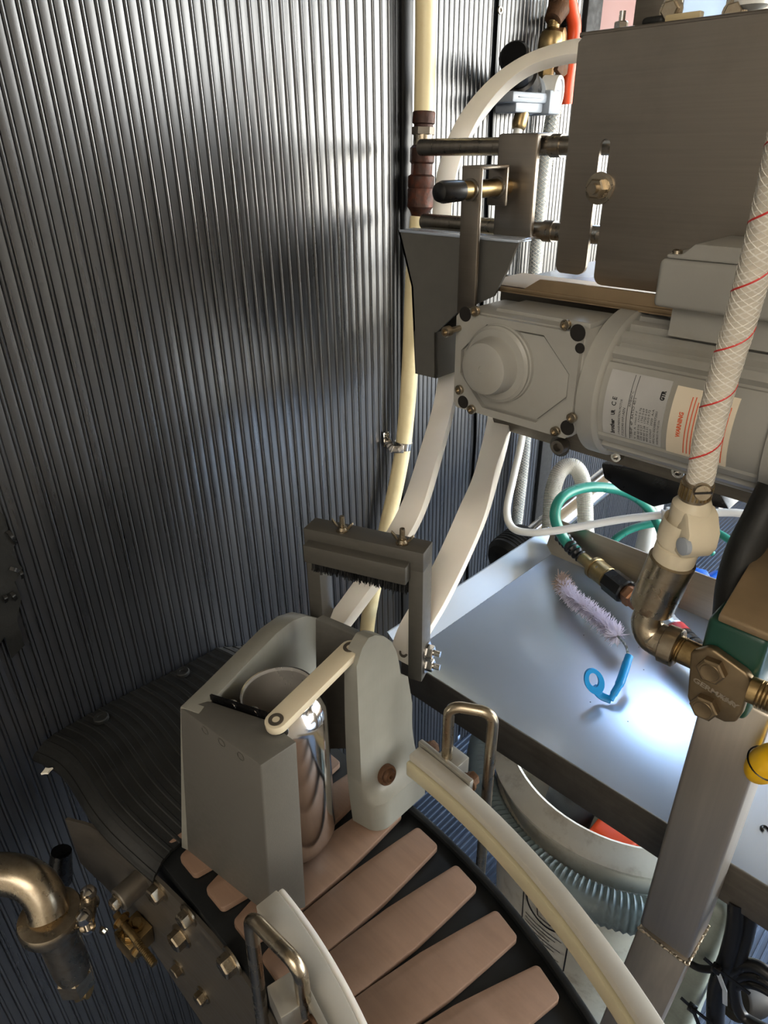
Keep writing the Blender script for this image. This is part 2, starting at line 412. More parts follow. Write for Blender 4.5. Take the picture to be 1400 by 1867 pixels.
bm = NB(); box(bm, (BX-.02, 1.262, 1.36), (BX+.004, 1.5, 1.60), 0.002); struct('wall_pink', bm, MT['pink'])
bm = NB()
for q in (((BX-.02, 1.5, 1.36), (BX+.004, 2.6, 1.60)), ((BX-.02, 2.5, 1.6), (BX+.004, 2.6, ZC)), ((BX-.02, 1.262, 2.22), (BX+.004, 2.6, ZC))): box(bm, *q)
struct('wall_back_upper', bm, MT['room'])
bm = NB()
for q in (((BX-.03, 1.262, 1.6), (BX+.012, 1.30, 2.22)), ((BX-.03, 2.46, 1.6), (BX+.012, 2.5, 2.22)), ((BX-.03, 1.262, 1.6), (BX+.012, 2.5, 1.64)), ((BX-.03, 1.262, 2.18), (BX+.012, 2.5, 2.22)), ((BX-.03, 1.87, 1.6), (BX+.01, 1.90, 2.22))): box(bm, *q, .003)
struct('tray_fill_window', bm, MT['white'])  # unseen high opening, added so sky light brightens the tray
# floor (ribbed rubber), ceiling, the walls the camera has at its back and the two openings that let the daylight in
bm = NB()
t = bmesh.new(); y0, y1 = -1.6, 3.0; xs = []
n = int((2.2-BX)/0.012)
for i in range(n+1):
    xx = BX+i*0.012
    xs += [(xx, 0), (xx+.007, 0), (xx+.008, .0025), (xx+.011, .0025)]
a = [t.verts.new((x_, y0, z_)) for x_, z_ in xs]; b_ = [t.verts.new((x_, y1, z_)) for x_, z_ in xs]
for i in range(len(xs)-1): t.faces.new((a[i], a[i+1], b_[i+1], b_[i]))
merge(bm, t); box(bm, (BX-.05, y0, -.06), (2.25, y1, -.004))
struct('floor', bm, MT['floor'])
bm = NB(); box(bm, (BX-.05, -1.65, ZC), (2.25, 3.05, ZC+.05)); struct('ceiling', bm, MT['ceil'])
bm = NB(); box(bm, (BX-.05, -1.65, 0), (2.25, -1.6, ZC)); struct('wall_front', bm, MT['room'])
def holed_wall(name, ax, val, th, u0, u1, h):
    """wall plane with one rectangular opening h=(u0,u1,z0,z1)"""
    bm = NB()
    for a0, a1, z0, z1 in ((u0, h[0], 0, ZC), (h[1], u1, 0, ZC), (h[0], h[1], h[3], ZC), (h[0], h[1], 0, h[2])):
        if a1-a0 < 1e-4 or z1-z0 < 1e-4: continue
        if ax == 0: box(bm, (val, a0, z0), (val+th, a1, z1))
        else: box(bm, (a0, val, z0), (a1, val+th, z1))
    struct(name, bm, MT['room'])
    fr = NB()
    for a0, a1, z0, z1 in ((h[0], h[0]+.05, h[2], h[3]), (h[1]-.05, h[1], h[2], h[3]), (h[0], h[1], h[3]-.05, h[3]), (h[0], h[1], h[2], h[2]+.05), ((h[0]+h[1])/2-.025, (h[0]+h[1])/2+.025, h[2], h[3])):
        if ax == 0: box(fr, (val-.01, a0, z0), (val+th+.01, a1, z1), .004)
        else: box(fr, (a0, val-.01, z0), (a1, val+th+.01, z1), .004)
    return fr
fr = holed_wall('wall_right', 0, 2.2, .05, -1.6, 3.0, (1.1, 2.9, 0.05, 2.05)); struct('window_1', fr, MT['white'])
fr = holed_wall('wall_end', 1, 3.0, .05, BX-.05, 2.2, (0.1, 2.1, 0.05, 2.15)); struct('window_2', fr, MT['white'])
bm = NB(); box(bm, (BX-.05, 2.6, 0), (BX, 3.0, ZC)); struct('wall_far_corner', bm, MT['room'])

# ================================================================== CONVEYOR
CC = V((-0.27, -0.26, 0)); ZT = 0.806
conv = thing('conveyor', 'curving conveyor of tan plastic slats on a black track beside the silver can', 'conveyor', (-0.2, 0.2, 0.70))
def cpt(r, th, z): return V((CC.x+r*math.cos(th), CC.y+r*math.sin(th), z))
def slat_mesh():
    bm = NB()
    # half widths along the length (local y from inner to outer end)
    outl = [(-.076, .0115), (-.05, .0166), (-.03, .0173), (.012, .0173), (.045, .0148), (.0765, .0120)]
    pts = [V((w_, y, 0)) for y, w_ in outl] + [V((-w_, y, 0)) for y, w_ in reversed(outl)]
    t = bmesh.new(); f = t.faces.new([t.verts.new(p) for p in pts])
    # rounded plan corners
    vs = [v for v in t.verts if abs(abs(v.co.y)-.0762) < .001]
    bmesh.ops.bevel(t, geom=vs, offset=.0034, segments=4, affect='VERTICES', profile=0.5)
    r = bmesh.ops.extrude_face_region(t, geom=t.faces[:]); 
    bmesh.ops.translate(t, verts=[v for v in r['geom'] if isinstance(v, bmesh.types.BMVert)], vec=(0, 0, -.0055))
    bmesh.ops.recalc_face_normals(t, faces=t.faces)
    es = [e for e in t.edges if all(v.co.z > -1e-6 for v in e.verts)]
    bmesh.ops.bevel(t, geom=es, offset=.0011, segments=2, affect='EDGES', profile=0.5)
    return t
sl = slat_mesh(); sme = bpy.data.meshes.new('slat'); sl.to_mesh(sme); sl.free(); sme.materials.append(MT['slat'])
sme.polygons.foreach_set('use_smooth', [True]*len(sme.polygons)); sme.set_sharp_from_angle(angle=0.7)
RM = 0.463
poses = []
th = math.radians(86.1)
for i in range(0, 9):
    a = math.radians(86.1-4.7*i); poses.append((cpt(RM, a, ZT), a-PI/2))
for i in range(1, 7):
    poses.append((V((CC.x+RM*math.cos(math.radians(86.1))-.0378*i, CC.y+RM, ZT)), math.radians(-1.5 if i == 1 else 0)))
for p, a in poses:
    o = bpy.data.objects.new('slat', sme); COL.objects.link(o); o.parent = conv; o.location = p-conv.location; o.rotation_euler = (0, 0, a)
# track: two black runners and a deck under the slats
def band(bm, r0, r1, z0, z1, a0=PI/2, a1=math.radians(38), xl=-0.52, n=28):
    i_ = [V((xl, CC.y+r0, z0))]+arc(CC, r0, a0, a1, z0, n); o_ = [V((xl, CC.y+r1, z0))]+arc(CC, r1, a0, a1, z0, n)
    t = bmesh.new()
    A = [t.verts.new(p) for p in i_]; B = [t.verts.new(p) for p in o_]
    A2 = [t.verts.new(p+V((0, 0, z1-z0))) for p in i_]; B2 = [t.verts.new(p+V((0, 0, z1-z0))) for p in o_]
    for k in range(len(A)-1):
        for q in ((A[k], A[k+1], B[k+1], B[k]), (A2[k], B2[k], B2[k+1], A2[k+1]), (A[k], A2[k], A2[k+1], A[k+1]), (B[k], B[k+1], B2[k+1], B2[k])): t.faces.new(q)
    t.faces.new((A[0], B[0], B2[0], A2[0])); t.faces.new((A[-1], A2[-1], B2[-1], B[-1]))
    merge(bm, t, .001)
bm = NB(); band(bm, 0.376, 0.552, ZT-.05, ZT-.0065, xl=-.50); part('track', bm, MT['black_bed'], conv)
bm = NB(); band(bm, 0.5465, 0.552, ZT-.0064, ZT-.001, xl=-.29); part('track_rim', bm, MT['black_bed'], conv)
# steel side plate on the near side with its bolts
SP = [V((-.474, .080, 0)), V((-.44, .0955, 0)), V((-.36, .108, 0)), V((-.277, .1135, 0)), V((-.2, .108, 0)), V((-.12, .092, 0)), V((-.05, .066, 0))]
SB = [.735, .685, .60, .56, .56, .56, .56]
def side_pt(i, z): return SP[i]+V((0, 0, z))
G = []
SPs = catmull(SP, 4); SBs = catmull([V((b_, 0, 0)) for b_ in SB], 4)
for p, b_ in zip(SPs, SBs):
    G.append([V((p.x, p.y, ZT-.012)), V((p.x, p.y, (ZT-.012+b_.x)/2)), V((p.x, p.y, b_.x))])
bm = NB(); slab(bm, G, (0, .003, 0)); part('side_plate', bm, MT['steel_dark'], conv)
def on_side(px, py):
    """point on the side plate seen at a pixel"""
    best = None
    for a, b_ in zip(SPs, SPs[1:]):
        d = ray(px, py); n = V((b_.y-a.y, -(b_.x-a.x), 0)); tt = (a-CAM).dot(n)/d.dot(n); p = CAM+d*tt
        s = (p-a).dot(b_-a)/(b_-a).dot(b_-a); s = s if not s != s else 0
        if best is None or abs(s-.5) < best[0]: best = (abs(s-.5), p, n.normalized())
    return best[1], (best[2] if best[2].y < 0 else -best[2])
for px_, py_, r_ in ((292, 1622, .0075), (345, 1668, .0070), (333, 1705, .0082), (425, 1750, .0080), (327, 1764, .0058), (372, 1813, .0062), (190, 1694, .0035)):
    p, n = on_side(px_, py_); bm = NB(); hexhead(bm, p, n, r_, r_*1.0, True, random.uniform(0, 1)); part('hex_bolt', bm, MT['nickel'], conv)
# take-up: steel roller end, brass block on a threaded rod
p, n = on_side(258, 1604)
bm = NB(); lathe(bm, p, n, [(.0098, 0), (.0098, .021), (.0090, .022), (.004, .022)], 28); part('spacer', bm, MT['steel_dark'], conv)
bm = NB(); hexhead(bm, p+n*.022, n, .0058, .005, True, .4, 1.2); part('hex_bolt', bm, MT['nickel'], conv)
p1, n1 = on_side(240, 1640); p2, n2 = on_side(318, 1722); d = (p2-p1)
bm = NB(); tube(bm, [p1+n1*.016, p2+n2*.020], .0032, 12)
for k in range(14):
    c = p1+n1*.016+(p2+n2*.020-p1-n1*.016)*(0.55+.032*k); lathe(bm, c, d, [(.003, -.0004), (.0037, 0), (.003, .0004)], 12, False)
hexhead(bm, p1+n1*.016+d*.12, d, .0058, .004, True); part('threaded_rod', bm, MT['brass'], conv)
pc, nc = on_side(268, 1688); u = d.normalized(); w_ = u.cross(nc).normalized()
bm = NB(); obox(bm, pc-u*.012-w_*.013+nc*.0005, u*.022, w_*.026, nc*.024, .0008)
hexhead(bm, pc+u*.010+nc*.017, u, .0062, .004, False); part('take_up_block', bm, MT['brass'], conv)
for k in (0.35, -.35):
    bm = NB(); hexhead(bm, pc+u*.004*k-w_*.0135+nc*(.008+.010*(k > 0)), -w_, .0048, .005, True); part('hex_bolt', bm, MT['brass'], conv)
# guide rails: white body with a cream wear lip, bracket and bent rod
def rail(bm, r0, r1, z0, z1, a0, a1):
    band(bm, r0, r1, z0, z1, a0, a1, xl=CC.x+r0*math.cos(a0)-1e-4 if False else CC.x+.5*(r0+r1)*math.cos(a0), n=30)
def arcband(bm, r0, r1, z0, z1, a0, a1, n=30, bev=.001):
    t = bmesh.new(); R = [[t.verts.new(p) for p in arc(CC, r, a0, a1, z, n)] for r, z in ((r0, z0), (r1, z0), (r1, z1), (r0, z1))]
    for k in range(n):
        for q in range(4): t.faces.new((R[q][k], R[q][k+1], R[(q+1) % 4][k+1], R[(q+1) % 4][k]))
    t.faces.new([R[q][0] for q in range(4)]); t.faces.new([R[q][n] for q in (3, 2, 1, 0)])
    merge(bm, t, bev)
gr = thing('guide_rail', 'long curved off-white guide rail with a cream lip along the outer side of the conveyor', 'rail', (-.12, .29, .84), 'conveyor guide rails')
A0, A1 = math.radians(89.2), math.radians(50)
bm = NB(); arcband(bm, .5465, .5590, .852, .870, A0, A1); part('rail_body', bm, MT['rail_top'], gr)
bm = NB(); arcband(bm, .5430, .5470, .849, .864, A0, A1, bev=.0012); part('wear_strip', bm, MT['rail_lip'], gr, 'cream plastic wear strip')
def bent_rod(bm, pts, r, k=10):
    """polyline with rounded corners"""
    out = [V(pts[0])]
    for i in range(1, len(pts)-1):
        p, a, b_ = V(pts[i]), V(pts[i-1]), V(pts[i+1]); rr = r*2.6
        p0 = p+(a-p).normalized()*rr; p1 = p+(b_-p).normalized()*rr
        for s in range(k+1):
            u = s/k; out.append((1-u)**2*p0+2*u*(1-u)*p+u*u*p1)
    out.append(V(pts[-1])); tube(bm, out, r, 16)
f = PZ(815, 1378, .872); f2 = PZ(900, 1300, 0.926); top1 = V((f.x, f.y, .926))
endp = V((f2.x, f2.y, .72))
bm = NB(); bent_rod(bm, [V((f.x, f.y, .86)), top1, f2, endp], .0044); part('bent_rod', bm, MT['nickel'], gr)
ca = math.atan2(f.y-CC.y, f.x-CC.x); er = V((math.cos(ca), math.sin(ca), 0)); et = V((-er.y, er.x, 0))
bm = NB(); c = cpt(.5592, ca, .860)
obox(bm, c-et*.030+V((0, 0, 0)), et*.056, er*.0045, V((0, 0, .0125)), .0008)
obox(bm, c-et*.012+er*.004+V((0, 0, -.012)), et*.020, er*.016, V((0, 0, .022)), .001); part('bracket', bm, MT['alu'], gr)
for s in (-.024, .019):
    bm = NB(); hexhead(bm, c+et*s+er*.0045+V((0, 0, .004)), er, .0058, .007, True); part('hex_bolt', bm, MT['rust'], gr, 'rusty hex bolt')
gl = thing('guide_rail', 'short off-white guide rail with bent rod on the near side of the conveyor', 'rail', (-.19, .14, .83), 'conveyor guide rails')
B0, B1 = math.radians(87.5), math.radians(45)
bm = NB(); arcband(bm, .389, .4055, .846, .864, B0, B1); part('rail_body', bm, MT['rail_top'], gl)
bm = NB(); arcband(bm, .405, .4105, .846, .862, B0, B1, bev=.002); part('wear_strip', bm, MT['white_rail'], gl, 'white plastic wear strip')
g = PZ(555, 1828, .866); g1 = V((g.x, g.y, .903)); g2 = PZ(455, 1668, .903)
bm = NB(); bent_rod(bm, [V((g.x, g.y, .856)), g1, g2, V((g2.x-.004, g2.y-.004, .74))], .0044); part('bent_rod', bm, MT['nickel'], gl)
ca = math.atan2(g.y-CC.y, g.x-CC.x); er = V((math.cos(ca), math.sin(ca), 0)); et = V((-er.y, er.x, 0))
bm = NB(); c = cpt(.388, ca, .862)
obox(bm, c-et*.03-er*.004, et*.055, er*.005, V((0, 0, .008)), .0008)
obox(bm, c-et*.002-er*.020-V((0, 0, .012)), et*.020, er*.021, V((0, 0, .020)), .001); part('bracket', bm, MT['alu'], gl)
bm = NB(); hexhead(bm, c-et*.014-er*.004+V((0, 0, .0)), -er, .006, .008, True); part('hex_bolt', bm, MT['rust'], gl, 'rusty hex bolt')

# ================================================================== RUBBER MAT over the conveyor end
G = []; NU, NVV = 264, 26
for i in range(NU+1):
    u = i/NU; row = []
    ph = (u*(0.232/0.0108)) % 1.0
    rib = 0.0009*(1 if .1 < ph < .42 else 0)
    for j in range(NVV+1):
        v = j/NVV
        x = -0.547+v*(0.179-0.006*math.sin(u*9))
        yf = 0.084+0.018*v+0.004*math.sin(v*7); yb = 0.318-0.012*v*v
        y = yf+(yb-yf)*u
        z = 0.8195+0.011*math.sin(PI*min(1, v*1.05))-0.004*v*v*3
        edge = max(0, .10-u)/.10; z -= 0.012*edge**2
        z += 0.0025*math.sin(u*6+v*4)-0.018*max(0, u-.86)/.14*(1-v*.4)
        row.append(V((x, y, z+rib)))
    G.append(row)
bm = NB(); slab(bm, G, (0, 0, -.003))
mt = thing('rubber_mat', 'black ribbed rubber mat draped over the conveyor end against the wall', 'mat', (-.46, .2, .81))
part('mat_sheet', bm, MT['rubber'], mt, smooth=0.5)
for px_, py_ in ((332, 1221), (183, 1304)):
    p = PZ(px_, py_, .833); bm = NB(); lathe(bm, p, (0, 0, 1), [(.0070, -.005), (.0070, -.0022), (.006, -.0014), (.003, -.0016), (.0028, -.0022), (1e-4, -.0022)], 20); part('screw_head', bm, MT['rubber'], mt, 'dark screw head')
p = PZ(85, 1407, .816)
pts = [p+V((math.cos(a)*r*.55, math.sin(a)*r*.8, .0015)) for a, r in ((0, .006), (.7, .004), (1.4, .007), (2.2, .004), (3.0, .007), (3.9, .004), (4.6, .006), (5.4, .0035))]
bm = NB(); prism(bm, pts, (0.0005, 0, -.0015)); part('torn_fabric', bm, MT['white_dirty'], mt, 'torn white fabric tuft')

# ================================================================== CAN CRADLE
cr = thing('can_cradle', 'grey machined plastic twist cradle around the silver can on the conveyor', 'can cradle', (-.31, .2, ZT))
zt = 0.969
Tl, Tf, Tr = PZ(328, 1290, zt), PZ(475, 1396, zt), PZ(541, 1352, zt)
Bf, Br = PZ(493, 1672, ZT), PZ(558, 1655, ZT)
Bl = PZ(355, 1560, ZT); Bl = V((-.366, .134, ZT))
Til, Tir = PZ(380, 1277, zt), PZ(487, 1312, zt)
# outer block: an L-section upright in front of the can, its top face bevelled at the rim
t = bmesh.new()
top = [Tl, Tf, Tr, Tir, Til]; bot = [Bl, Bf, Br, V((-.2905, .1655, ZT)), V((-.345, .155, ZT))]
a = [t.verts.new(p) for p in top]; b_ = [t.verts.new(p) for p in bot]
t.faces.new(a); t.faces.new(b_[::-1])
for i in range(5): t.faces.new((a[i], b_[i], b_[(i+1) % 5], a[(i+1) % 5]))
bm = NB(); merge(bm, t, .0012, 2, .4); part('front_block', bm, MT['grey_box'], cr)
for k, (px_, py_) in enumerate(((375, 1333), (406, 1356), (440, 1380))):
    s = (px_-328)/147.0; p = Tl.lerp(Tf, s)+V((0, 0, -.005)); n = V((Tf.y-Tl.y, -(Tf.x-Tl.x), 0)).normalized()
    bm = NB(); lathe(bm, p-n*.003, n, [(.0034, 0), (.0034, .0033), (.0026, .0034), (.0026, .0012), (1e-4, .001)], 18); part('set_screw_hole', bm, MT['grey_dark'], cr)
# left scoop wall: rises to a rounded peak behind the block, curved inside face
WL = [(328, 1290), (370, 1250), (430, 1190), (475, 1146), (505, 1124), (530, 1116), (552, 1120), (572, 1138), (588, 1162), (600, 1190), (606, 1215)]
chd = V((-.36, .93, 0)).normalized(); chn = V((chd.y, -chd.x, 0))
def on_ch(px_, py_, off=0.0):
    d = ray(px_, py_); p0 = Tl+chn*off; return CAM+d*((p0-CAM).dot(chn)/d.dot(chn))
outl = [on_ch(x_, y_) for x_, y_ in WL]
G = []
for p in outl:
    row = []
    for k in range(9):
        f = k/8; z = ZT+.0005+(p.z-ZT)*f
        q = V((p.x, p.y, z))-chn*(.03*(1-f)*max(0, 1-(p-Tl).length/.09)); row.append(q)
    G.append(row)
bm = NB(); slab(bm, G, chn*.0155, .0022); part('left_wall', bm, MT['grey_pvc'], cr)
# back plate, leaning, hollow-curved, behind the can
G = []
for i in range(13):
    u = i/12; x = -.352+.064*u; sag = .020*math.sin(PI*u)
    G.append([V((x, .262+sag+.010*k/6+0.012*u, ZT+.02+(.140-.004*u-0.018*math.sin(PI*u))*k/6)) for k in range(7)])
bm = NB(); slab(bm, G, (0, .008, 0), .0008); part('back_plate', bm, MT['grey_dark'], cr)
# right wing: upright cheek with a filleted foot
WO = [(650, 1215), (660, 1183), (672, 1163), (684, 1158), (700, 1160), (714, 1170), (723, 1188), (728, 1210), (731, 1232)]
wo = [PX(x_, y_, -.277) for x_, y_ in WO]
ys = [p.y for p in wo]+[wo[-1].y+.008, .300, .306]; zs = [p.z for p in wo]+[wo[-1].z-.006, .936, .902]
def ztop(y):
    for k in range(len(ys)-1):
        if ys[k] <= y <= ys[k+1]: return zs[k]+(zs[k+1]-zs[k])*(y-ys[k])/(ys[k+1]-ys[k]+1e-9)
    return zs[0] if y < ys[0] else zs[-1]
Y0, Y1 = ys[0], ys[-1]
G = []; NY, NZ = 44, 30
for i in range(NY+1):
    y = Y0+(Y1-Y0)*(i/NY); row = []; zt_ = ztop(y)
    for j in range(NZ+1):
        if j <= 18: z = ZT+.0005+(.885-ZT)*j/18
        else: z = .885+(zt_-.885)*(j-18)/12
        f = 1 if z < .838 else (0 if z > .885 else (1-(z-.838)/.047))
        f = 1-math.sqrt(max(0, 1-f*f)) if f < 1 else 1
        x = -.277+.0155*f
        if z < .838: x = -.2615
        # rounded front corner in plan
        rr = .016; dy = (y-Y0)
        if dy < rr and f > 0: x -= (rr-math.sqrt(max(0, rr*rr-(rr-dy)**2)))*f
        row.append(V((x, y, z)))
    G.append(row)
bm = NB(); t = bmesh.new(); vs = [[t.verts.new(p) for p in r_] for r_ in G]
bk = [[t.verts.new(V((-.2915+.004*(abs(j-15)/15)**2, p.y-.002, p.z))) for j, p in enumerate(r_)] for r_ in G]
for i in range(NY):
    for j in range(NZ):
        t.faces.new((vs[i][j], vs[i+1][j], vs[i+1][j+1], vs[i][j+1])); t.faces.new((bk[i][j], bk[i][j+1], bk[i+1][j+1], bk[i+1][j]))
    t.faces.new((vs[i][NZ], vs[i+1][NZ], bk[i+1][NZ], bk[i][NZ])); t.faces.new((vs[i][0], bk[i][0], bk[i+1][0], vs[i+1][0]))
for j in range(NZ):
    t.faces.new((vs[0][j], vs[0][j+1], bk[0][j+1], bk[0][j])); t.faces.new((vs[NY][j], bk[NY][j], bk[NY][j+1], vs[NY][j+1]))
merge(bm, t); wing = part('right_wing', bm, MT['grey_pvc'], cr)
p = PX(706, 1413, -.2705); ax = V((1, -.05, .25))
bm = NB(); lathe(bm, p-ax*.004, ax, [(.0085, 0), (.0085, .005), (.0078, .0062), (.0062, .0062), (.006, .0052), (.0058, .0066), (.0045, .0085), (.0016, .0088), (.0014, .006), (1e-4, .006)], 24)
part('rusty_bolt', bm, MT['rust'], wing, 'rusty recessed bolt')
# link arm over the can, with standoffs and screws
pa, pb = PZ(503, 1312, .977), PZ(638, 1180, .985)
d = (pb-pa).normalized(); s = V((-d.y, d.x, 0)).normalized(); up_ = s.cross(d)*-1
if up_.z < 0: up_ = -up_
cap_ = []
hw = .0075
for k in range(11): a = PI/2+PI*k/10; cap_.append(pa+d*(math.cos(a)*hw)+s*(math.sin(a)*hw))
for k in range(11): a = -PI/2+PI*k/10; cap_.append(pb+d*(math.cos(a)*hw)+s*(math.sin(a)*hw))
bm = NB(); prism(bm, cap_, -up_*.006, .0005); arm = part('link_arm', bm, MT['nylon'], cr, 'cream nylon link arm across the can')
for p, hgt in ((pa, .0062), (pb, .012)):
    bm = NB(); lathe(bm, p-up_*.006, -up_, [(.0064, 0), (.0064, hgt)], 20); part('standoff', bm, MT['black'], cr, 'black standoff')
    bm = NB(); lathe(bm, p, up_, [(.0052, -.0005), (.005, .0004), (.0026, .0005), (.0024, -.0012), (1e-4, -.0012)], 22); part('socket_screw', bm, MT['steel_dark'], arm, 'dark socket screw')
# dark retaining strip with two dome screws behind the block
bm = NB(); obox(bm, Til+V((0, .0015, -.012)), Tir-Til, V((0, .0015, 0)), V((0, 0, .016))); part('stop_strip', bm, MT['black'], cr, 'black stop strip')
for k in (.35, .72):
    p = Til.lerp(Tir, k)+V((0, .003, -.001)); bm = NB(); lathe(bm, p, (.05, 1, .2), [(.0042, 0), (.004, .002), (.002, .0036), (1e-4, .004)], 16); part('dome_screw', bm, MT['chrome'], cr)

# ================================================================== THE CAN
cc = PZ(527, 1533, ZT); cc = V((-.3085, .2015, ZT+.0006))
bm = NB(); R = .033
lathe(bm, cc, (0.0, 0, 1), [(1e-4, .004), (.018, .006), (.0225, .001), (.0235, 0), (.0245, .001), (.0285, .008), (.0325, .016), (R, .020), (R, .138), (.0322, .1435), (.029, .1515), (.0268, .1545), (.0272, .1565), (.0268, .1575), (.0258, .1572)], 64, False)
o = thing('beverage_can', None, None, cc); part('body', bm, MT['can'], o, smooth=0.5)
bm = NB(); lathe(bm, cc, (0, 0, 1), [(.0258, .1572), (.0255, .1545), (.0275, .150), (.0312, .142), (.0321, .136), (.0321, .022), (.028, .012), (.02, .0105), (1e-4, .0155)], 64, False); part('interior', bm, MT['can_in'], o, 'bounce light painted over the can lining', smooth=0.5); tag(o, 'bare silver aluminium can standing open in the grey cradle under the nylon arm', 'can')

# ================================================================== BRUSH ARCH
zA, zB = 1.022, .89
f0, f1 = PZ(553, 963, zA), PZ(772, 1010, zA); b0 = PZ(580, 940, zA)
ux = (f1-f0); L_ = ux.length; ux.normalize(); uy = V((-ux.y, ux.x, 0))
uz = V((0, 0, 1)); dep = .0205
ar = thing('brush_arch', 'dark grey square arch holding a black brush above the cradle', 'brush holder', f0+uz*(zB-zA))
lw = .0125
leg_l = PZ(575, 1145, .962)
bm = NB()
obox(bm, f0-uz*.018, ux*L_, uy*dep, uz*.018, .0006)
part('crossbar', bm, MT['grey_dark'], ar)
bm = NB(); obox(bm, f0-uz*.118, ux*lw, uy*dep, uz*.101, .0006); part('leg', bm, MT['grey_dark'], ar)
bm = NB(); obox(bm, f1-ux*lw-uz*.130, ux*lw, uy*dep, uz*.113, .0006); part('leg', bm, MT['grey_dark'], ar)
bq = f0+ux*.004-uz*.0265-uy*.010
bm = NB(); obox(bm, bq, ux*(L_*.86), uy*.017, uz*.0165, .0012); bb = part('brush_block', bm, MT['grey_dark'], ar)
# bristles as many thin quads
t = bmesh.new()
for i in range(3600):
    p = bq+ux*random.uniform(.004, L_*.86-.002)+uy*random.uniform(.006, .024); ln = random.uniform(.007, .0125)+.004*abs((p-bq).dot(ux)/L_-.3)
    a = random.uniform(0, PI); e = V((math.cos(a), math.sin(a), 0))*.0008; q = p+V((random.gauss(0, .0012), random.gauss(0, .0012), -ln))
    t.faces.new([t.verts.new(x_) for x_ in (p-e, p+e, q+e*.5, q-e*.5)])
bm = NB(); merge(bm, t); o = part('bristles', bm, MT['bristle'], bb, 'black brush bristles', smooth=None); o['kind'] = 'stuff'
def wing_nut(bm, p):
    lathe(bm, p, uz, [(.0052, 0), (.0052, .001), (.0042, .0012), (.0036, .004), (.0028, .0042)], 18)
    tube(bm, [p, p+uz*.0135], .0020, 12)
    for k in range(8): lathe(bm, p+uz*(.005+.001*k), uz, [(.0019, -.0002), (.0023, .0001), (.0019, .0004)], 12, False)
    for s_ in (-1, 1):
        q = p+ux*(s_*.0032)+uz*.002
        prism(bm, [q, q+ux*s_*.003+uz*.0005, q+ux*s_*.0068+uz*.0055, q+ux*s_*.0062+uz*.0075, q+ux*s_*.0035+uz*.005], uy*.0012, .0003)
for k in (.30, .80):
    bm = NB(); wing_nut(bm, f0+ux*(L_*k)+uy*(dep*.42)); part('wing_nut', bm, MT['nickel'], ar)
for k in (0, 1):
    p = f1-uz*(.104+.0145*k)+uy*dep*.55; bm = NB(); hexhead(bm, p, ux, .006, .0055, True, .3); tube(bm, [p+ux*.006, p+ux*.0125], .0026, 12)
    part('hex_nut', bm, MT['chrome'], ar)

# torn dark patch low on the left wall
bm = NB(); rnd = random.Random(4)
pts = []
for k, (x_, y_) in enumerate(((-8, 925), (8, 940), (14, 975), (28, 985), (20, 1010), (40, 1035), (26, 1060), (38, 1090), (30, 1130), (44, 1175), (20, 1200), (8, 1160), (-6, 1180))): pts.append(PX(x_, y_, WX+.0025))
prism(bm, pts, (.0012, 0, 0)); tp = thing('torn_patch', 'torn patch of black film peeling from the left wall', 'patch', PX(10, 1190, WX+.0025)); part('film', bm, MT['rubber'], tp)
for k, ((x_, y_), (x2, y2)) in enumerate((((14, 968), (30, 992)), ((18, 1036), (36, 1042)), ((20, 1080), (30, 1094)), ((8, 1085), (12, 1098)), ((36, 1040), (42, 1054)))):
    bm = NB(); a_, b_ = PX(x_, y_, WX+.0045), PX(x2, y2, WX+.0048); m_ = a_.lerp(b_, .5)+V((.0022, 0, .001)); sweep(bm, catmull([a_, m_, b_], 5), [V((1, .3, .2))]*11, .003, .0005); part('curled_edge', bm, MT['black'], tp, 'shiny curled edge')
# ================================================================== MACHINE HEAD: cover plate, rods, adjuster
YP = 0.55
cp = thing('cover_plate', 'large brushed steel machine cover plate with a vertical slot above the grey motor', 'machine plate', (-.27, .56, 1.19))
def pp(px, py, y=YP): return PY(px, py, y)
zt1 = pp(1042, 68).z; zb = pp(1002, 495).z; xl = pp(1042, 200).x; xs = pp(1058, 495).x; xs2 = pp(1080, 510).x
zs = pp(1096, 253).z
xa, xb = -.2935, -.2845     # slot
bot = zb
def rc(x, z, r, a0, a1, y, n=6): return [V((x+r*math.cos(a0+(a1-a0)*i/n), y, z+r*math.sin(a0+(a1-a0)*i/n))) for i in range(n+1)]
xa = pp(1090, 300).x; xb = xa+.0085
pts = [V((xl, YP, zt1-.004)), V((xl+.004, YP, zt1)), V((.55, YP, zt1))]
pts += [V((.55, YP, bot-.006))]
pts += rc(xb+.008, bot-.006+.008, .008, -PI/2, -PI, YP)
pts += rc((xa+xb)/2, zs-.0042, (xb-xa)/2, 0, PI, YP, 8)
pts += rc(xa-.008, bot+.008, .008, 0, -PI/2, YP)
pts += rc(xl+.006, bot+.006, .006, -PI/2, -PI, YP)
bm = NB(); prism(bm, pts, (0, .003, 0)); part('plate', bm, MT['steel'], cp)
bm = NB(); box(bm, (xl, YP, zt1-.001), (.55, YP+.075, zt1+.0025), .001); part('top_flange', bm, MT['steel'], cp)
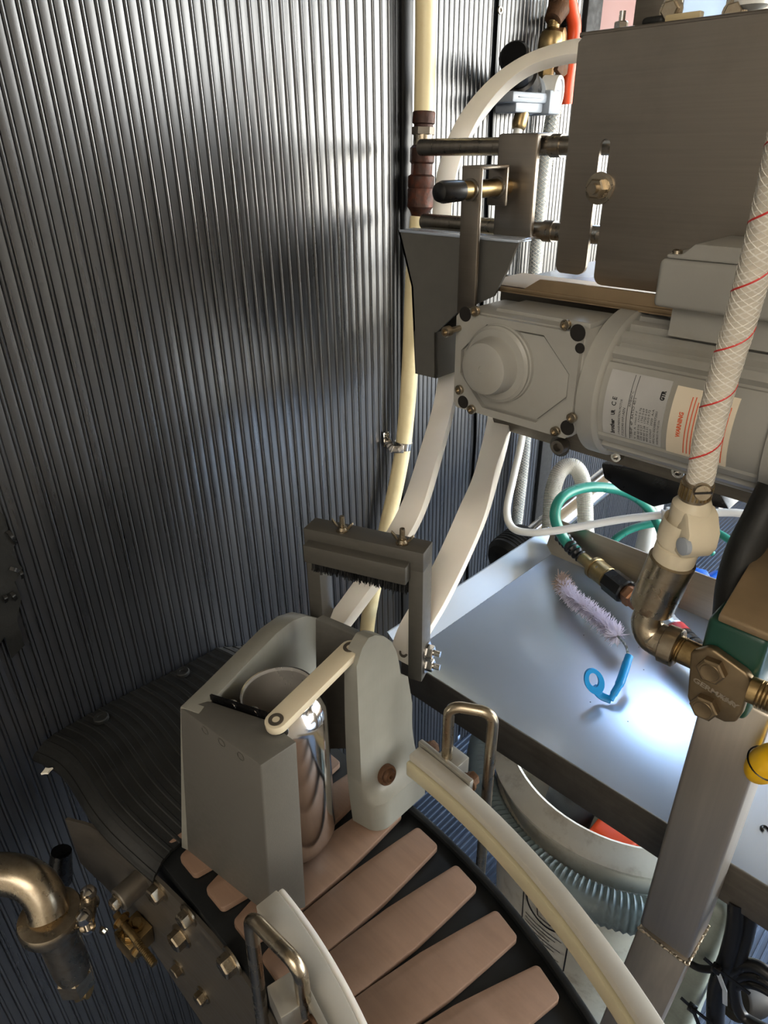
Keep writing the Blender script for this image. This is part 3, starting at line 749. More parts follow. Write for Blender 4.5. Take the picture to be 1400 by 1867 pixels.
# bolt in the slot
p = V(((xa+xb)/2+.0002, YP, pp(1083, 343).z))
bm = NB(); lathe(bm, p, (0, -1, 0), [(.012, 0), (.012, .0016), (.009, .0018), (.009, .003), (.0065, .0031)], 28); part('washer', bm, MT['nickel'], cp)
bm = NB(); hexhead(bm, p-V((0, .003, 0)), (0, -1, 0), .0078, .0062, False, .2); tube(bm, [p-V((0, .009, 0)), p-V((0, .0135, 0))], [.0042, .0040], 16); part('slot_nut', bm, MT['nickel'], cp)
p = PZ(1131, 57, zt1+.0025); bm = NB(); hexhead(bm, p, (0, 0, 1), .0052, .005, True); tube(bm, [p, p+V((0, 0, .0125))], .0024, 12); part('stud_nut', bm, MT['chrome'], cp, 'bright stud with nut')
# slide rods and clamp bracket
rd = thing('slide_rods', 'pair of horizontal dull steel slide rods carrying the clamp bracket and capped pin', 'slide assembly', (-.4, .56, 1.2))
YR = 0.566
for (x0, yt, yb, xe) in ((760, 253, 285, 1110), (765, 389, 420, 1105)):
    p0 = PY(x0, (yt+yb)/2, YR-.006); z = p0.z; hgt = .0155
    bm = NB(); prism(bm, [V((p0.x, YR+.0075*math.cos(a), z+.0075*math.sin(a))) for a in [2*PI*k/18 for k in range(18)]], (-.235-p0.x, 0, 0), .0008); part('rod', bm, MT['steel_x'], rd)
    bm = NB(); xr = PY(940, 330, YP).x; lathe(bm, V((xr+.024, YR, z)), (1, 0, 0), [(.009, 0), (.009, .010)], 20); part('collar', bm, MT['steel_x'], rd)
YB = 0.5505
zb0, zb1 = PY(930, 433, YB).z, PY(930, 243, YB).z; xb0, xb1 = PY(897, 430, YB).x, PY(975, 330, YB).x
bm = NB(); box(bm, (xb0, YB, zb0), (xb1, YB+.006, zb1), .0025)
box(bm, (xb0, YB+.002, zb1-.004), (xb1, YB+.03, zb1), .0018); box(bm, (xb0, YB+.002, zb0), (xb1, YB+.03, zb0+.004), .0018)
part('clamp_bracket', bm, MT['steel'], rd)
# U-shaped adjuster arm
ua = thing('adjuster_arm', 'upright steel adjuster arm with folded top, gripping a rod with a black end cap', 'adjuster', (-.39, .51, 1.16))
y1, y2 = .500, .537
x0, x1 = PY(838, 400, y1).x, PY(873, 400, y1).x; zt2 = PY(855, 302, y1).z; zlow = PY(850, 575, y1).z
bm = NB(); box(bm, (x0, y1, zlow), (x1, y1+.004, zt2), .0016); part('front_plate', bm, MT['steel'], ua)
zlow2 = PY(920, 376, y2).z
bm = NB(); box(bm, (x0, y2, zlow2), (x1, y2+.003, zt2), .0012); part('back_plate', bm, MT['steel'], ua)
bm = NB(); box(bm, (x0, y1, zt2-.003), (x1, y2+.003, zt2), .0012); part('top_fold', bm, MT['steel'], ua)
pr = PY(858, 346, y1); pe = PY(797, 350, .466)
pr = V((pr.x, 0, pr.z))
bm = NB(); tube(bm, [V((pr.x, .4615, pr.z)), V((pr.x, .551, pr.z))], .0072, 24); rodp = part('rod', bm, MT['brass'], ua, 'worn brassy steel rod')
bm = NB(); lathe(bm, V((pr.x, .486, pr.z)), (0, -1, 0), [(.0078, -.0005), (.0082, .0), (.0086, .022), (.0072, .0268), (.004, .0284), (1e-4, .0288)], 28); part('end_cap', bm, MT['black'], rodp, 'glossy black end cap')
bm = NB(); lathe(bm, V((pr.x, y1, pr.z)), (0, -1, 0), [(.0088, 0), (.0088, .002), (.0074, .0022)], 28); part('bushing', bm, MT['steel_dark'], ua)
bm = NB(); lathe(bm, V((pr.x, y2, pr.z)), (0, -1, 0), [(.0088, 0), (.0088, .002), (.0074, .0022)], 28); part('bushing', bm, MT['steel_dark'], ua)
# ledge / mounting channel between plate and motor
mb = thing('motor_mount', 'dull steel ledge and back plate the grey gear motor is bolted to', 'motor mount', (-.26, .56, 1.03))
zl1 = PY(930, 505, .548).z
lx0 = PY(868, 520, .52).x
bm = NB(); box(bm, (-.395, .521, 1.1845), (.5, .5925, 1.1885), .0010); part('ledge', bm, MT['bronze'], mb)
bm = NB(); prism(bm, [V((-.395, .522, 1.1835)), V((-.395, .522, 1.2015)), V((-.386, .522, 1.2015)), V((-.378, .522, 1.1885)), V((-.345, .522, 1.1885)), V((-.33, .522, 1.198)), V((.5, .522, 1.198)), V((.5, .522, 1.1835))], (0, .003, 0)); part('angle_lip', bm, MT['bronze'], mb)
YM = .5895
zm0 = PY(1050, 823, YM).z; lx1 = PY(897, 775, YM).x
pts = rc(lx1+.012, zm0+.012, .012, -PI, -PI/2, YM, 5)+[V((.5, YM, zm0)), V((.5, YM, 1.1845)), V((lx1, YM, 1.1845))]
bm = NB(); prism(bm, pts, (0, .006, 0)); part('back_plate', bm, MT['steel_dark'], mb)
for px_, py_, r_, k in ((1021, 813, .008, 0), (1123, 833, .0055, 1), (1236, 860, .0065, 1), (1383, 886, .008, 0)):
    p = PY(px_, py_, YM-.006); p.y = YM; bm = NB(); sockethead(bm, p, (0, -1, 0), r_, .012 if k == 0 else .007); part('socket_bolt', bm, MT['steel_dark'] if k == 0 else MT['chrome'], mb)
bm = NB(); p = PY(1022, 812, YM); p.y = YM; lathe(bm, p, (0, -1, 0), [(.011, 0), (.0115, .002), (.009, .003)], 24); part('spacer', bm, MT['grey_dark'], mb)
# dark rollers and fittings hanging under the mount
bm = NB(); prism(bm, [PY(x_, y_, .60) for x_, y_ in ((1095, 845), (1300, 880), (1330, 930), (1240, 915), (1190, 925), (1130, 895), (1100, 872))], (0, .05, 0), .002); part('under_block', bm, MT['black'], mb, 'black block under the plate')

# ================================================================== GEAR MOTOR
YG = .472
gm = thing('gear_motor', 'light grey enamelled gear motor with ribbed barrel and round shaft cap', 'motor', (-.24, .52, 1.06))
def pg(px, py, y=YG): return PY(px, py, y)
gx0, gx1 = pg(833, 650).x, pg(1058, 700).x; gz0, gz1 = pg(940, 785).z, pg(940, 580).z
gz0, gz1 = 1.087, 1.1755
def rrect(x0, x1, z0, z1, r, y, n=5):
    return rc(x1-r, z1-r, r, 0, PI/2, y, n)+rc(x0+r, z1-r, r, PI/2, PI, y, n)+rc(x0+r, z0+r, r, PI, 3*PI/2, y, n)+rc(x1-r, z0+r, r, 3*PI/2, 2*PI, y, n)
bm = NB(); prism(bm, rrect(gx0, gx1, gz0, gz1, .009, YG), (0, .058, 0), .0018, 2, .7); gb = part('gearbox', bm, MT['motor'], gm)
# raised flange lip with corner ears, leaving the octagonal recessed panel
cx_, cz_ = (gx0+gx1)/2, (gz0+gz1)/2; W2, H2 = (gx1-gx0)/2, (gz1-gz0)/2
def octo(sx, sz, c, y): return [V((cx_+a, y, cz_+b_)) for a, b_ in ((sx, sz-c), (sx-c, sz), (-sx+c, sz), (-sx, sz-c), (-sx, -sz+c), (-sx+c, -sz), (sx-c, -sz), (sx, -sz+c))]
bm = NB(); hollow_prism(bm, octo(W2-.0015, H2-.0015, .004, YG-.0045), octo(W2-.008, H2-.008, .026, YG-.0045), (0, .005, 0)); part('flange', bm, MT['motor'], gm)
bm = NB(); prism(bm, octo(W2-.0095, H2-.0095, .0255, YG-.0022), (0, .004, 0), .0012, 2, .3); part('cover_panel', bm, MT['motor'], gm)
cp_ = pg(912, 662, YG-.002); 
bm = NB(); lathe(bm, cp_, (0, -1, 0), [(.0335, 0), (.0330, .003), (.0320, .004), (.0320, .0065), (.0305, .0075), (.0295, .0085), (.0240, .0095), (.0235, .0105), (.0228, .020), (.0212, .0245), (.0185, .0258), (.003, .0262), (.0028, .0255), (1e-4, .0255)], 48); part('shaft_cap', bm, MT['motor'], gm)
def hole(px_, py_, r_, y=YG-.0046):
    p = pg(px_, py_, y); bm = NB(); lathe(bm, p, (0, -1, 0), [(r_*1.02, -.0002), (r_, .0002), (1e-4, .0003)], 20); part('bolt_hole_shade', bm, [MT['hole']], gb, 'flat disc coloured as bolt hole shade')  # no cut hole: its shade is put into a flat dark disc
for px_, py_, r_ in ((848, 573, .0062), (1053, 607, .0064), (844, 733, .0058), (1034, 780, .0062), (1057, 635, .004)): hole(px_, py_, r_)
for px_, py_ in ((868, 567), (1033, 592), (839, 710), (861, 746), (1014, 786), (1044, 761)):
    p = pg(px_, py_, YG-.0045); bm = NB(); sockethead(bm, p, (0, -1, 0), .0042, .0032); part('socket_bolt', bm, MT['nickel'], gb)
p = pg(838, 598, YG-.004); bm = NB(); tube(bm, [p+V((0, .001, 0)), p-V((0, .016, 0))], .0026, 14); sockethead(bm, p-V((0, .014, 0)), (0, -1, 0), .0046, .006); part('long_socket_bolt', bm, MT['nickel'], gb, 'long protruding socket bolt')
# cast boss on the top
bm = NB(); box(bm, (gx0+.03, YG+.012, gz1-.003), (gx1-.004, YG+.056, gz1+.003), .002); part('cast_top', bm, MT['motor'], gm)
# motor barrel along X
MY, MZ, MR = .528, 1.124, .0575
mx0, mx1 = gx1-.004, -.112
bm = NB()
lathe(bm, V((mx0, MY, MZ)), (1, 0, 0), [(.04, 0), (MR+.001, .002), (MR+.003, .004), (MR+.003, .018), (MR+.0015, .020), (MR-.001, .021)], 64); part('front_ring', bm, MT['motor'], gm)
t = bmesh.new(); n = 168; ring = []
for k in range(n):
    a = 2*PI*k/n; deg = math.degrees(a)      # angle from +Y towards +Z; camera side is -Y
    fin = 0
    lab = 147 < deg < 210
    if not lab: fin = 0.0045 if (k % 7) < 4 else 0.0
    else: fin = .0035
    ring.append((a, MR-.005+fin))
A = [t.verts.new((mx0+.0205, MY+r_*math.cos(a), MZ+r_*math.sin(a))) for a, r_ in ring]; B = [t.verts.new((mx1, MY+r_*math.cos(a), MZ+r_*math.sin(a))) for a, r_ in ring]
for k in range(n): t.faces.new((A[k], A[(k+1) % n], B[(k+1) % n], B[k]))
bm = NB(); merge(bm, t); part('finned_barrel', bm, MT['motor'], gm, smooth=0.3)
bm = NB(); lathe(bm, V((mx1-.003, MY, MZ)), (1, 0, 0), [(MR-.002, 0), (MR+.003, .001), (MR+.0035, .013), (MR+.002, .0138), (MR+.0035, .0146), (MR+.003, .036), (MR-.004, .044), (MR-.02, .050), (.02, .053), (1e-4, .0535)], 64); part('end_bell', bm, MT['motor'], gm)
# labels wrapped on the barrel
RL = MR-.0011
def cyl(s, tt, r=RL+.0002):
    """s along the axis (m from the left end), tt degrees; 180 is the camera side, larger is lower"""
    a = math.radians(tt); return V((mx0+s, MY+r*math.cos(a), MZ+r*math.sin(a)))
def cyl_patch(bm, s0, s1, t0, t1, th=.0003, n=16, r=RL):
    t = bmesh.new(); G = [[t.verts.new(cyl(s, t0+(t1-t0)*k/n, rr)) for k in range(n+1)] for s, rr in ((s0, r-.002), (s0, r+th), (s1, r+th), (s1, r-.002))]
    for i in range(3):
        for k in range(n): t.faces.new((G[i][k], G[i][k+1], G[i+1][k+1], G[i+1][k]))
    for k0 in (0, n): t.faces.new([G[i][k0] for i in range(4)])
    merge(bm, t)
L0, L1, T0, T1 = .026, .073, 153, 206
bm = NB(); cyl_patch(bm, L0, L1, T0, T1); lab = part('rating_label', bm, MT['label'], gm, 'silver rating label with black print')
bm = NB(); cyl_patch(bm, L1+.004, L1+.047, T0+2, T1+2); war = part('warning_label', bm, MT['warn'], gm, 'cream warning label with orange print')
def text_faces(s, size, shear=0, bold=0):
    cu = bpy.data.curves.new('t', 'FONT'); cu.body = s; cu.size = size; cu.shear = shear; cu.offset = bold; cu.resolution_u = 2
    o = bpy.data.objects.new('t', cu); COL.objects.link(o)
    dg = bpy.context.evaluated_depsgraph_get(); me = bpy.data.meshes.new_from_object(o.evaluated_get(dg))
    bpy.data.objects.remove(o); bpy.data.curves.remove(cu); return me
def text_on(bm, s, size, fn, width=None, **k):
    me = text_faces(s, size, **k); t = bmesh.new(); t.from_mesh(me); bpy.data.meshes.remove(me)
    w_ = max((v.co.x for v in t.verts), default=1)
    sc = (width/w_) if width else 1
    bmesh.ops.triangulate(t, faces=t.faces[:])
    for v in t.verts: v.co = fn(v.co.x*sc, v.co.y)
    me = bpy.data.meshes.new('x'); t.to_mesh(me); t.free(); bm.from_mesh(me); bpy.data.meshes.remove(me)
DEG = 180/PI/RL
def lab_fn(s_base, t_base):
    # reads upward: x runs up the barrel (smaller tt), y runs towards the left end
    return lambda x_, y_: cyl(s_base-y_, t_base-x_*DEG, RL+.0005)
bm = NB()
rows = [('brother', .0048, .036, T1-2, .013, .0002), ('3 PHASE INDUCTION MOTOR', .0024, .0405, T1-2, .030, 0), ('F3S20S40-WF1AEN', .0027, .0437, T1-2, .024, 0), ('AMB40\u00b0C', .0025, .0475, T1-28, .012, 0),
        ('-1/8HP  4P  RATIO 40:1', .0027, .0508, T1-2, .033, 0), ('V  Hz  A  r/min P.F', .0021, .0535, T1-2, .024, 0), ('208 60 0.56  1710 0.76', .0023, .0562, T1-2, .027, 0), ('230 60 0.57  1730 0.69', .0023, .0585, T1-2, .027, 0),
        ('460 60 0.28  1730 0.69', .0023, .0608, T1-2, .027, 0), ('400 50 0.31  1410 0.72', .0023, .0631, T1-2, .027, 0), ('S1 CONT   2020  A/A', .0021, .0657, T1-2, .028, 0), ('MFG.NO 05D0B9/572001', .0023, .0684, T1-2, .027, 0), ('ASSEMBLED IN THE USA', .0020, .0710, T1-2, .021, 0)]
for s, sz, sb, tb, wd, bo in rows: text_on(bm, s, sz, lab_fn(sb, tb), wd, bold=bo)
text_on(bm, 'UR', .0042, lab_fn(.0358, T1-19), .0042, bold=.0002, shear=-.25); text_on(bm, 'C E', .005, lab_fn(.0358, T1-26), .007, bold=.0001); text_on(bm, 'GTR', .0042, lab_fn(.0705, T1-38), .0072, bold=.0003)
for sb in (.0452, .0485): cyl_patch(bm, sb, sb+.00025, T0+1, T1-1, .0006)
part('label_print', bm, MT['ink'], lab, 'black lettering', smooth=None)
bm = NB(); text_on(bm, 'WARNING', .0042, lab_fn(L1+.0135, T1-14), .019, bold=.0002)
for k in range(12):
    sb = L1+.0165+.0024*k
    cyl_patch(bm, sb, sb+.0007, T0+6+random.uniform(0, 5), T1-1, .0005)
part('warning_print', bm, MT['ink_orange'], war, 'orange lettering', smooth=None)
# terminal box on top
tb = NB(); YT = .485
tx0, tx1 = PY(1194, 520, YT).x, -.095; tz0, tz1 = PY(1194, 560, YT).z, PY(1200, 470, YT).z
box(tb, (tx0, YT, tz0), (tx1, YT+.063, tz1), .004, 3); tbx = part('terminal_box', tb, MT['motor'], gm)
bm = NB(); prism(bm, [V((tx0+.004, YT+.001, tz1)), V((tx1, YT+.001, tz1)), V((tx1, YT+.001, tz1+.0105)), V((tx0+.022, YT+.001, tz1+.0105)), V((tx0+.014, YT+.001, tz1+.003)), V((tx0+.004, YT+.001, tz1+.003))], (0, .062, 0), .0015); part('lid', bm, MT['motor'], tbx)
bm = NB(); lathe(bm, V((tx0+.009, YT+.006, tz1+.003)), (0, 0, 1), [(.0036, 0), (.0034, .002), (.002, .0028), (1e-4, .0028)], 16); part('lid_screw', bm, MT['nickel'], tbx)
bm = NB(); box(bm, (tx0+.01, MY-.03, MZ+MR-.006), (tx1-.005, MY+.03, tz0+.001)); part('box_neck', bm, MT['motor'], gm)
# yellowed sealant blob on the end bell
a = math.radians(196); pb_ = V((mx1+.024, MY+(MR+.003)*math.cos(a), MZ+(MR+.003)*math.sin(a)))
bm = NB(); t = bmesh.new(); bmesh.ops.create_icosphere(t, subdivisions=3, radius=1)
for v in t.verts:
    k = 1+.18*math.sin(v.co.x*5+v.co.z*7)+.1*math.sin(v.co.y*11); v.co = pb_+V((v.co.x*.0075*k, v.co.y*.0022*k, v.co.z*.0095*k))
merge(bm, t); part('sealant_blob', bm, MT['tan'], gm, 'dried yellow sealant blob')

# ================================================================== GREY CHUTE behind the arm
YH = .515
ch = thing('chute_hood', 'dark grey sheet chute hood hanging between the black wall and the motor', 'chute', (-.44, .53, 1.09))
FH = [(726, 421), (945, 441), (925, 492), (900, 540), (832, 571), (795, 606), (795, 690), (757, 681), (750, 522)]
pts = [PY(x_, y_, YH) for x_, y_ in FH]
bm = NB(); prism(bm, pts, (0, .0025, 0)); part('front_sheet', bm, MT['hood'], ch)
xr = pts[0].x; zt3 = pts[0].z
bm = NB(); prism(bm, [pts[0], pts[8], V((pts[8].x, YH+.045, pts[8].z)), V((pts[0].x, YH+.045, pts[0].z))], (.0025, 0, 0)); part('side_sheet', bm, MT['hood'], ch)
bm = NB(); prism(bm, [pts[8], pts[7], V((pts[7].x, YH+.045, pts[7].z)), V((pts[8].x, YH+.045, pts[8].z))], (.0025, 0, 0)); part('side_sheet', bm, MT['hood'], ch)
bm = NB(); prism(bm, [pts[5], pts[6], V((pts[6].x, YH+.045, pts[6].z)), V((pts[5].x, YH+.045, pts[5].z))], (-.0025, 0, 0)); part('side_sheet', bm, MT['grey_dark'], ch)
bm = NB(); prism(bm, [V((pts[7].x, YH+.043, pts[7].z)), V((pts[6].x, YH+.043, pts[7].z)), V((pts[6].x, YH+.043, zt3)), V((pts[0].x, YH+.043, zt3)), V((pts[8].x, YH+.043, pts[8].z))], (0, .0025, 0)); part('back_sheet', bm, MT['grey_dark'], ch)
bm = NB(); box(bm, (pts[0].x+.002, YH-.001, zt3-.001), (pts[1].x, YH+.02, zt3+.0015), .0006); part('top_flange', bm, MT['galv'], ch, 'bright metal top flange')
# bright galvanised shelf behind
sf = NB(); box(sf, (-.44, .62, 1.168), (-.26, .86, 1.171), .001); box(sf, (-.44, .86, 1.168), (-.26, .863, 1.19), .001)
tag(obj('metal_shelf', sf, MT['galv']), 'bright galvanised shelf glimpsed behind the chute hood and slide rods', 'shelf')
# ================================================================== STEEL POST and TRAY
po = thing('support_post', 'square brushed steel post with a welded kink, standing in front of the tray', 'post', (-.08, .44, 0))
px0, px1, py0, py1 = -.0995, -.0535, .421, .467
zk0 = .664
bm = NB(); box(bm, (px0, py0, zk0+.004), (px1, py1, .958), .0035, 3); part('upper_tube', bm, MT['steel_post'], po)
lo = V((-.028, -.075, -zk0)); t = bmesh.new()
bm = NB(); t = bmesh.new(); T_ = [V((px0, py0, zk0)), V((px1, py0, zk0)), V((px1, py1, zk0+.004)), V((px0, py1, zk0+.004))]
a = [t.verts.new(p) for p in T_]; b_ = [t.verts.new(p+lo) for p in T_]
t.faces.new(a); t.faces.new(b_[::-1])
for k in range(4): t.faces.new((a[k], b_[k], b_[(k+1) % 4], a[(k+1) % 4]))
merge(bm, t, .0025, 2); part('lower_leg', bm, MT['steel_post'], po)
for k in range(5): pass
pts = [V((px0-.0004, py0-.0006, zk0)), V((px1+.0004, py0-.0006, zk0)), V((px1+.0006, py1, zk0+.003))]
bm = NB(); path = []
for a, b_ in zip(pts, pts[1:]):
    for k in range(36): path.append(a.lerp(b_, k/36)+V((random.uniform(-.0003, .0003), random.uniform(-.0004, .0004), random.uniform(-.0006, .0006))))
tube(bm, path, [.0012+.0004*math.sin(k*1.9) for k in range(len(path))], 8); part('weld_bead', bm, MT['weld'], po, 'rough weld bead')

tr = thing('drip_tray', 'wide galvanised metal tray with a steel front lip behind the post', 'tray', (-.15, .64, .70))
TX0, TX1, TY0, TY1, TZ = -.442, .75, .4695, .800, .75
bm = NB(); box(bm, (TX0, TY0+.002, TZ-.002), (TX1, TY1, TZ), .0006); part('pan', bm, MT['galv'], tr)
bm = NB(); box(bm, (TX0-.002, TY0, .702), (TX1, TY0+.0025, TZ+.0006), .0008); part('front_lip', bm, MT['steel_dark'], tr)
bm = NB(); t = bmesh.new()
prism(bm, [V((TX0, TY0+.004, TZ)), V((TX0-.028, TY0+.004, TZ+.022)), V((TX0-.030, TY0+.004, TZ+.022)), V((TX0-.002, TY0+.004, TZ-.002))], (0, TY1-TY0+.03, 0)); part('side_flange', bm, MT['galv'], tr)
bm = NB(); prism(bm, [V((TX0-.012, TY1, TZ-.001)), V((TX0-.012, TY1+.022, TZ+.048)), V((TX0-.012, TY1+.024, TZ+.048)), V((TX0-.012, TY1+.002, TZ-.002))], (TX1-TX0+.012, 0, 0)); part('rear_flange', bm, MT['steel'], tr)
for k in range(9):
    p = V((random.uniform(-.4, .1), random.uniform(.5, .78), TZ)); bm = NB(); lathe(bm, p, (0, 0, 1), [(random.uniform(.0006, .0011), 0), (.0004, .0005)], 8)
    part('grit_speck', bm, MT['black'], tr)
p = PZ(1394, 1513, TZ); bm = NB(); tube(bm, [p+V((.003*math.cos(a), .003*math.sin(a), .001)) for a in np.linspace(0, 4.6, 12)], .0013, 8); part('grit_curl', bm, MT['black'], tr)

# ================================================================== BOTTLE BRUSH on the tray
br = thing('bottle_brush', 'lilac bristled bottle brush with a bent blue plastic handle lying on the tray', 'brush', PZ(1110, 1200, TZ))
path = catmull([PZ(1022, 1057, TZ+.020), PZ(1040, 1085, TZ+.020), PZ(1080, 1118, TZ+.022), PZ(1118, 1152, TZ+.024), PZ(1140, 1176, TZ+.028), PZ(1146, 1199, TZ+.033)], 10)
bm = NB(); tube(bm, path, .0012, 8)
for q in (0, PI):
    T, U = frames(path); hel = []
    for i, p in enumerate(path):
        a = i*1.3+q; hel.append(p+U[i]*math.cos(a)*.0009+T[i].cross(U[i])*math.sin(a)*.0009)
    tube(bm, catmull(hel, 3), .0008, 6)
part('twisted_wire', bm, MT['wire'], br)
def tufts(n, i0, i1, seed):
    rnd = random.Random(seed); t = bmesh.new(); T, U = frames(path)
    for _ in range(n):
        f = rnd.uniform(i0, i1); i = int(f); p = path[i].lerp(path[min(i+1, len(path)-1)], f-i)
        a = rnd.uniform(0, 2*PI); d = (U[i]*math.cos(a)+T[i].cross(U[i])*math.sin(a)+T[i]*rnd.uniform(-.35, .35)).normalized()
        ln = rnd.uniform(.0085, .0150); k = d.orthogonal().normalized()*.00055; q = p+d*ln+V((rnd.gauss(0, .0012), rnd.gauss(0, .0012), rnd.gauss(0, .001)))
        if q.z < TZ+.001: q.z = TZ+.001
        m_ = p.lerp(q, .5)+V((rnd.gauss(0, .0007),)*3)
        t.faces.new([t.verts.new(x_) for x_ in (p-k, p+k, m_+k, m_-k)]); t.faces.new([t.verts.new(x_) for x_ in (m_-k, m_+k, q+k*.5, q-k*.5)])
    bm = NB(); merge(bm, t); return bm
o = part('bristles', tufts(2600, 4, 33, 1), MT['lilac'], br, 'pale lilac bristles', smooth=None); o['kind'] = 'stuff'
o = part('soiled_bristles', tufts(700, 0, 7, 2), MT['bristle_tan'], br, 'brownish soiled bristle tip', smooth=None); o['kind'] = 'stuff'
h0, h1, h2 = PZ(1147, 1196, TZ+.033), PZ(1131, 1243, TZ+.020), PZ(1113, 1276, TZ+.006)
bm = NB(); tube(bm, catmull([h0, h0.lerp(h1, .3), h1, h1.lerp(h2, .6), h2], 6), [.0046]*6+[.0050]*8+[.0042]*6+[.0034]*4+[.0034], 16)
h3, h4, h5 = PZ(1095, 1268, TZ+.008), PZ(1082, 1252, TZ+.018), PZ(1074, 1232, TZ+.030)
sw = catmull([h2+V((.001, 0, 0)), h3, h4], 6); sweep(bm, sw, [V((.3, -.5, .8))]*len(sw), .0085, .0035, .0008)
# ring end of the handle
c = PZ(1083, 1242, TZ+.026); e1 = (h5-h4).normalized(); e2 = e1.cross((_fw)).normalized()
t = bmesh.new(); n = 28; nn = e1.cross(e2).normalized()
out = [c+e1*(.0155*math.cos(2*PI*k/n))+e2*(.0105*math.sin(2*PI*k/n)) for k in range(n)]; inn = [c+e1*(.002+.0085*math.cos(2*PI*k/n))+e2*(.0052*math.sin(2*PI*k/n)) for k in range(n)]
t.free(); hollow_prism(bm, [p-nn*.0018 for p in out], [p-nn*.0018 for p in inn], nn*.0036)
part('handle', bm, MT['blue'], br, 'bent blue plastic handle with ring')

# ================================================================== SPRAY HOSE on the tray
gh = thing('green_hose', 'green garden hose looping behind the tray to a brass coupling', 'hose', PZ(1100, 1050, TZ))
hp = [PZ(1052, 1005, TZ+.034), PD(1030, 985, .99), PD(1012, 945, .98), PD(1020, 912, .98), PD(1050, 893, 1.0), PD(1090, 888, 1.02), PD(1140, 897, 1.05), PD(1178, 922, 1.08), PD(1203, 962, 1.10), PD(1212, 1010, 1.14), PD(1215, 1060, 1.2)]
bm = NB(); tube(bm, catmull(hp, 8), .0078, 16); part('hose', bm, MT['green_hose'], gh)
h2p = [PD(1090, 1040, 1.24), PD(1110, 995, 1.24), PD(1150, 965, 1.24), PD(1210, 953, 1.24), PD(1275, 958, 1.24), PD(1330, 985, 1.22), PD(1366, 1025, 1.2), PD(1368, 1065, 1.18), PD(1335, 1100, 1.17), PD(1280, 1110, 1.2)]
bm = NB(); tube(bm, catmull(h2p, 8), .0070, 14); part('hose', bm, MT['green_hose'], gh)
h3p = [PD(1300, 1010, 1.36), PD(1270, 985, 1.36), PD(1250, 1010, 1.4), PD(1265, 1050, 1.42), PD(1275, 1100, 1.42)]
bm = NB(); tube(bm, catmull(h3p, 8), .0060, 14); part('hose', bm, MT['green_hose'], gh)
zc = TZ+.030
def sp(px_, py_, z=zc): return PZ(px_, py_, z)
bm = NB(); pth = catmull([sp(1022, 975, zc+.01), sp(1035, 990, zc+.006), sp(1046, 1003, zc+.004), sp(1060, 1016)], 8); tube(bm, pth, [.0105+.0012*math.sin(i*1.7)-.002*(i/len(pth)) for i in range(len(pth))], 14); part('tape_wrap', bm, MT['tape'], gh, 'wrinkled black tape wrap')
ax = (sp(1180, 1110)-sp(1060, 1016)).normalized(); o_ = sp(1060, 1016)
def on(px_, py_): return (sp(px_, py_)-o_).dot(ax)
LN = on(1180, 1110)
fit = thing('hose_coupling', 'brass and black quick hose coupling lying on the tray below the green hose', 'coupling', o_-V((0, 0, .02)))
bm = NB(); lathe(bm, o_, ax, [(.0075, -.002), (.0085, 0), (.0085, on(1080, 1033)), (.007, on(1084, 1035))], 24); part('hose_barb', bm, MT['brass'], fit)
a0, a1 = on(1082, 1033), on(1113, 1058)
bm = NB(); lathe(bm, o_, ax, [(.0085, a0), (.0158, a0+.001), (.0158, a0+.006), (.0135, a0+.007), (.0150, a0+.0085), (.0150, a1-.006), (.0135, a1-.005), (.0135, a1)], 32); part('brass_sleeve', bm, MT['brass'], fit)
p = o_+ax*(a0+.013)+V((0, -.010, .0108)); bm = NB(); lathe(bm, p, (0, -.7, .7), [(.0022, -.001), (.002, .0008), (1e-4, .0008)], 12); part('detent_ball', bm, MT['chrome'], fit)
b0_, b1_ = on(1110, 1056), on(1141, 1081)
bm = NB(); t = bmesh.new(); 
lathe(bm, o_, ax, [(.0125, b0_), (.0172, b0_+.0015), (.0172, b1_-.002), (.015, b1_)], 8); part('black_collar', bm, MT['black'], fit, 'black octagonal collar')
c0_, c1_ = on(1136, 1078), on(1180, 1112)
bm = NB(); lathe(bm, o_, ax, [(.0115, c0_), (.0125, c0_+.006), (.0145, c0_+.010), (.0145, c0_+.018), (.0125, c0_+.020), (.0125, c1_)], 6); part('copper_body', bm, MT['copper'], fit)
bm = NB(); tube(bm, [o_+ax*(c0_+.012)+V((.004, .006, .01)), o_+ax*(c0_+.010)+V((.012, .018, .016))], [.006, .0075], 14); part('side_port', bm, MT['black'], fit)
gun = thing('spray_gun', 'red and black spray gun with a silver collar lying on the tray behind the elbow', 'spray gun', PZ(1240, 1170, TZ))
g0, g1, g2 = PZ(1200, 1125, TZ+.03), PZ(1228, 1150, TZ+.03), PZ(1300, 1225, TZ+.024)
ax2 = (g2-g0).normalized(); ll = (g2-g0).length
bm = NB(); lathe(bm, g0, ax2, [(.010, 0), (.016, .001), (.016, .012), (.0145, .013), (.0145, .016), (.0155, .017), (.0155, .026), (.013, .028)], 32); part('silver_collar', bm, MT['galv'], gun)
bm = NB(); lathe(bm, g0, ax2, [(.012, .027), (.0165, .029), (.0165, .040), (.0145, .041)], 32); part('red_ring', bm, MT['red'], gun)
bm = NB(); prof = [(.0145, .040)]
for k in range(5): prof += [(.0165, .042+.009*k), (.0165, .048+.009*k), (.015, .0485+.009*k), (.015, .0505+.009*k)]
lathe(bm, g0, ax2, prof+[(.013, .088)], 32); part('grip', bm, MT['black'], gun)
bm = NB(); lathe(bm, g0, ax2, [(.013, .087), (.0155, .089), (.0155, .112), (.0145, .120), (.011, .126)], 32); part('red_body', bm, MT['red'], gun)

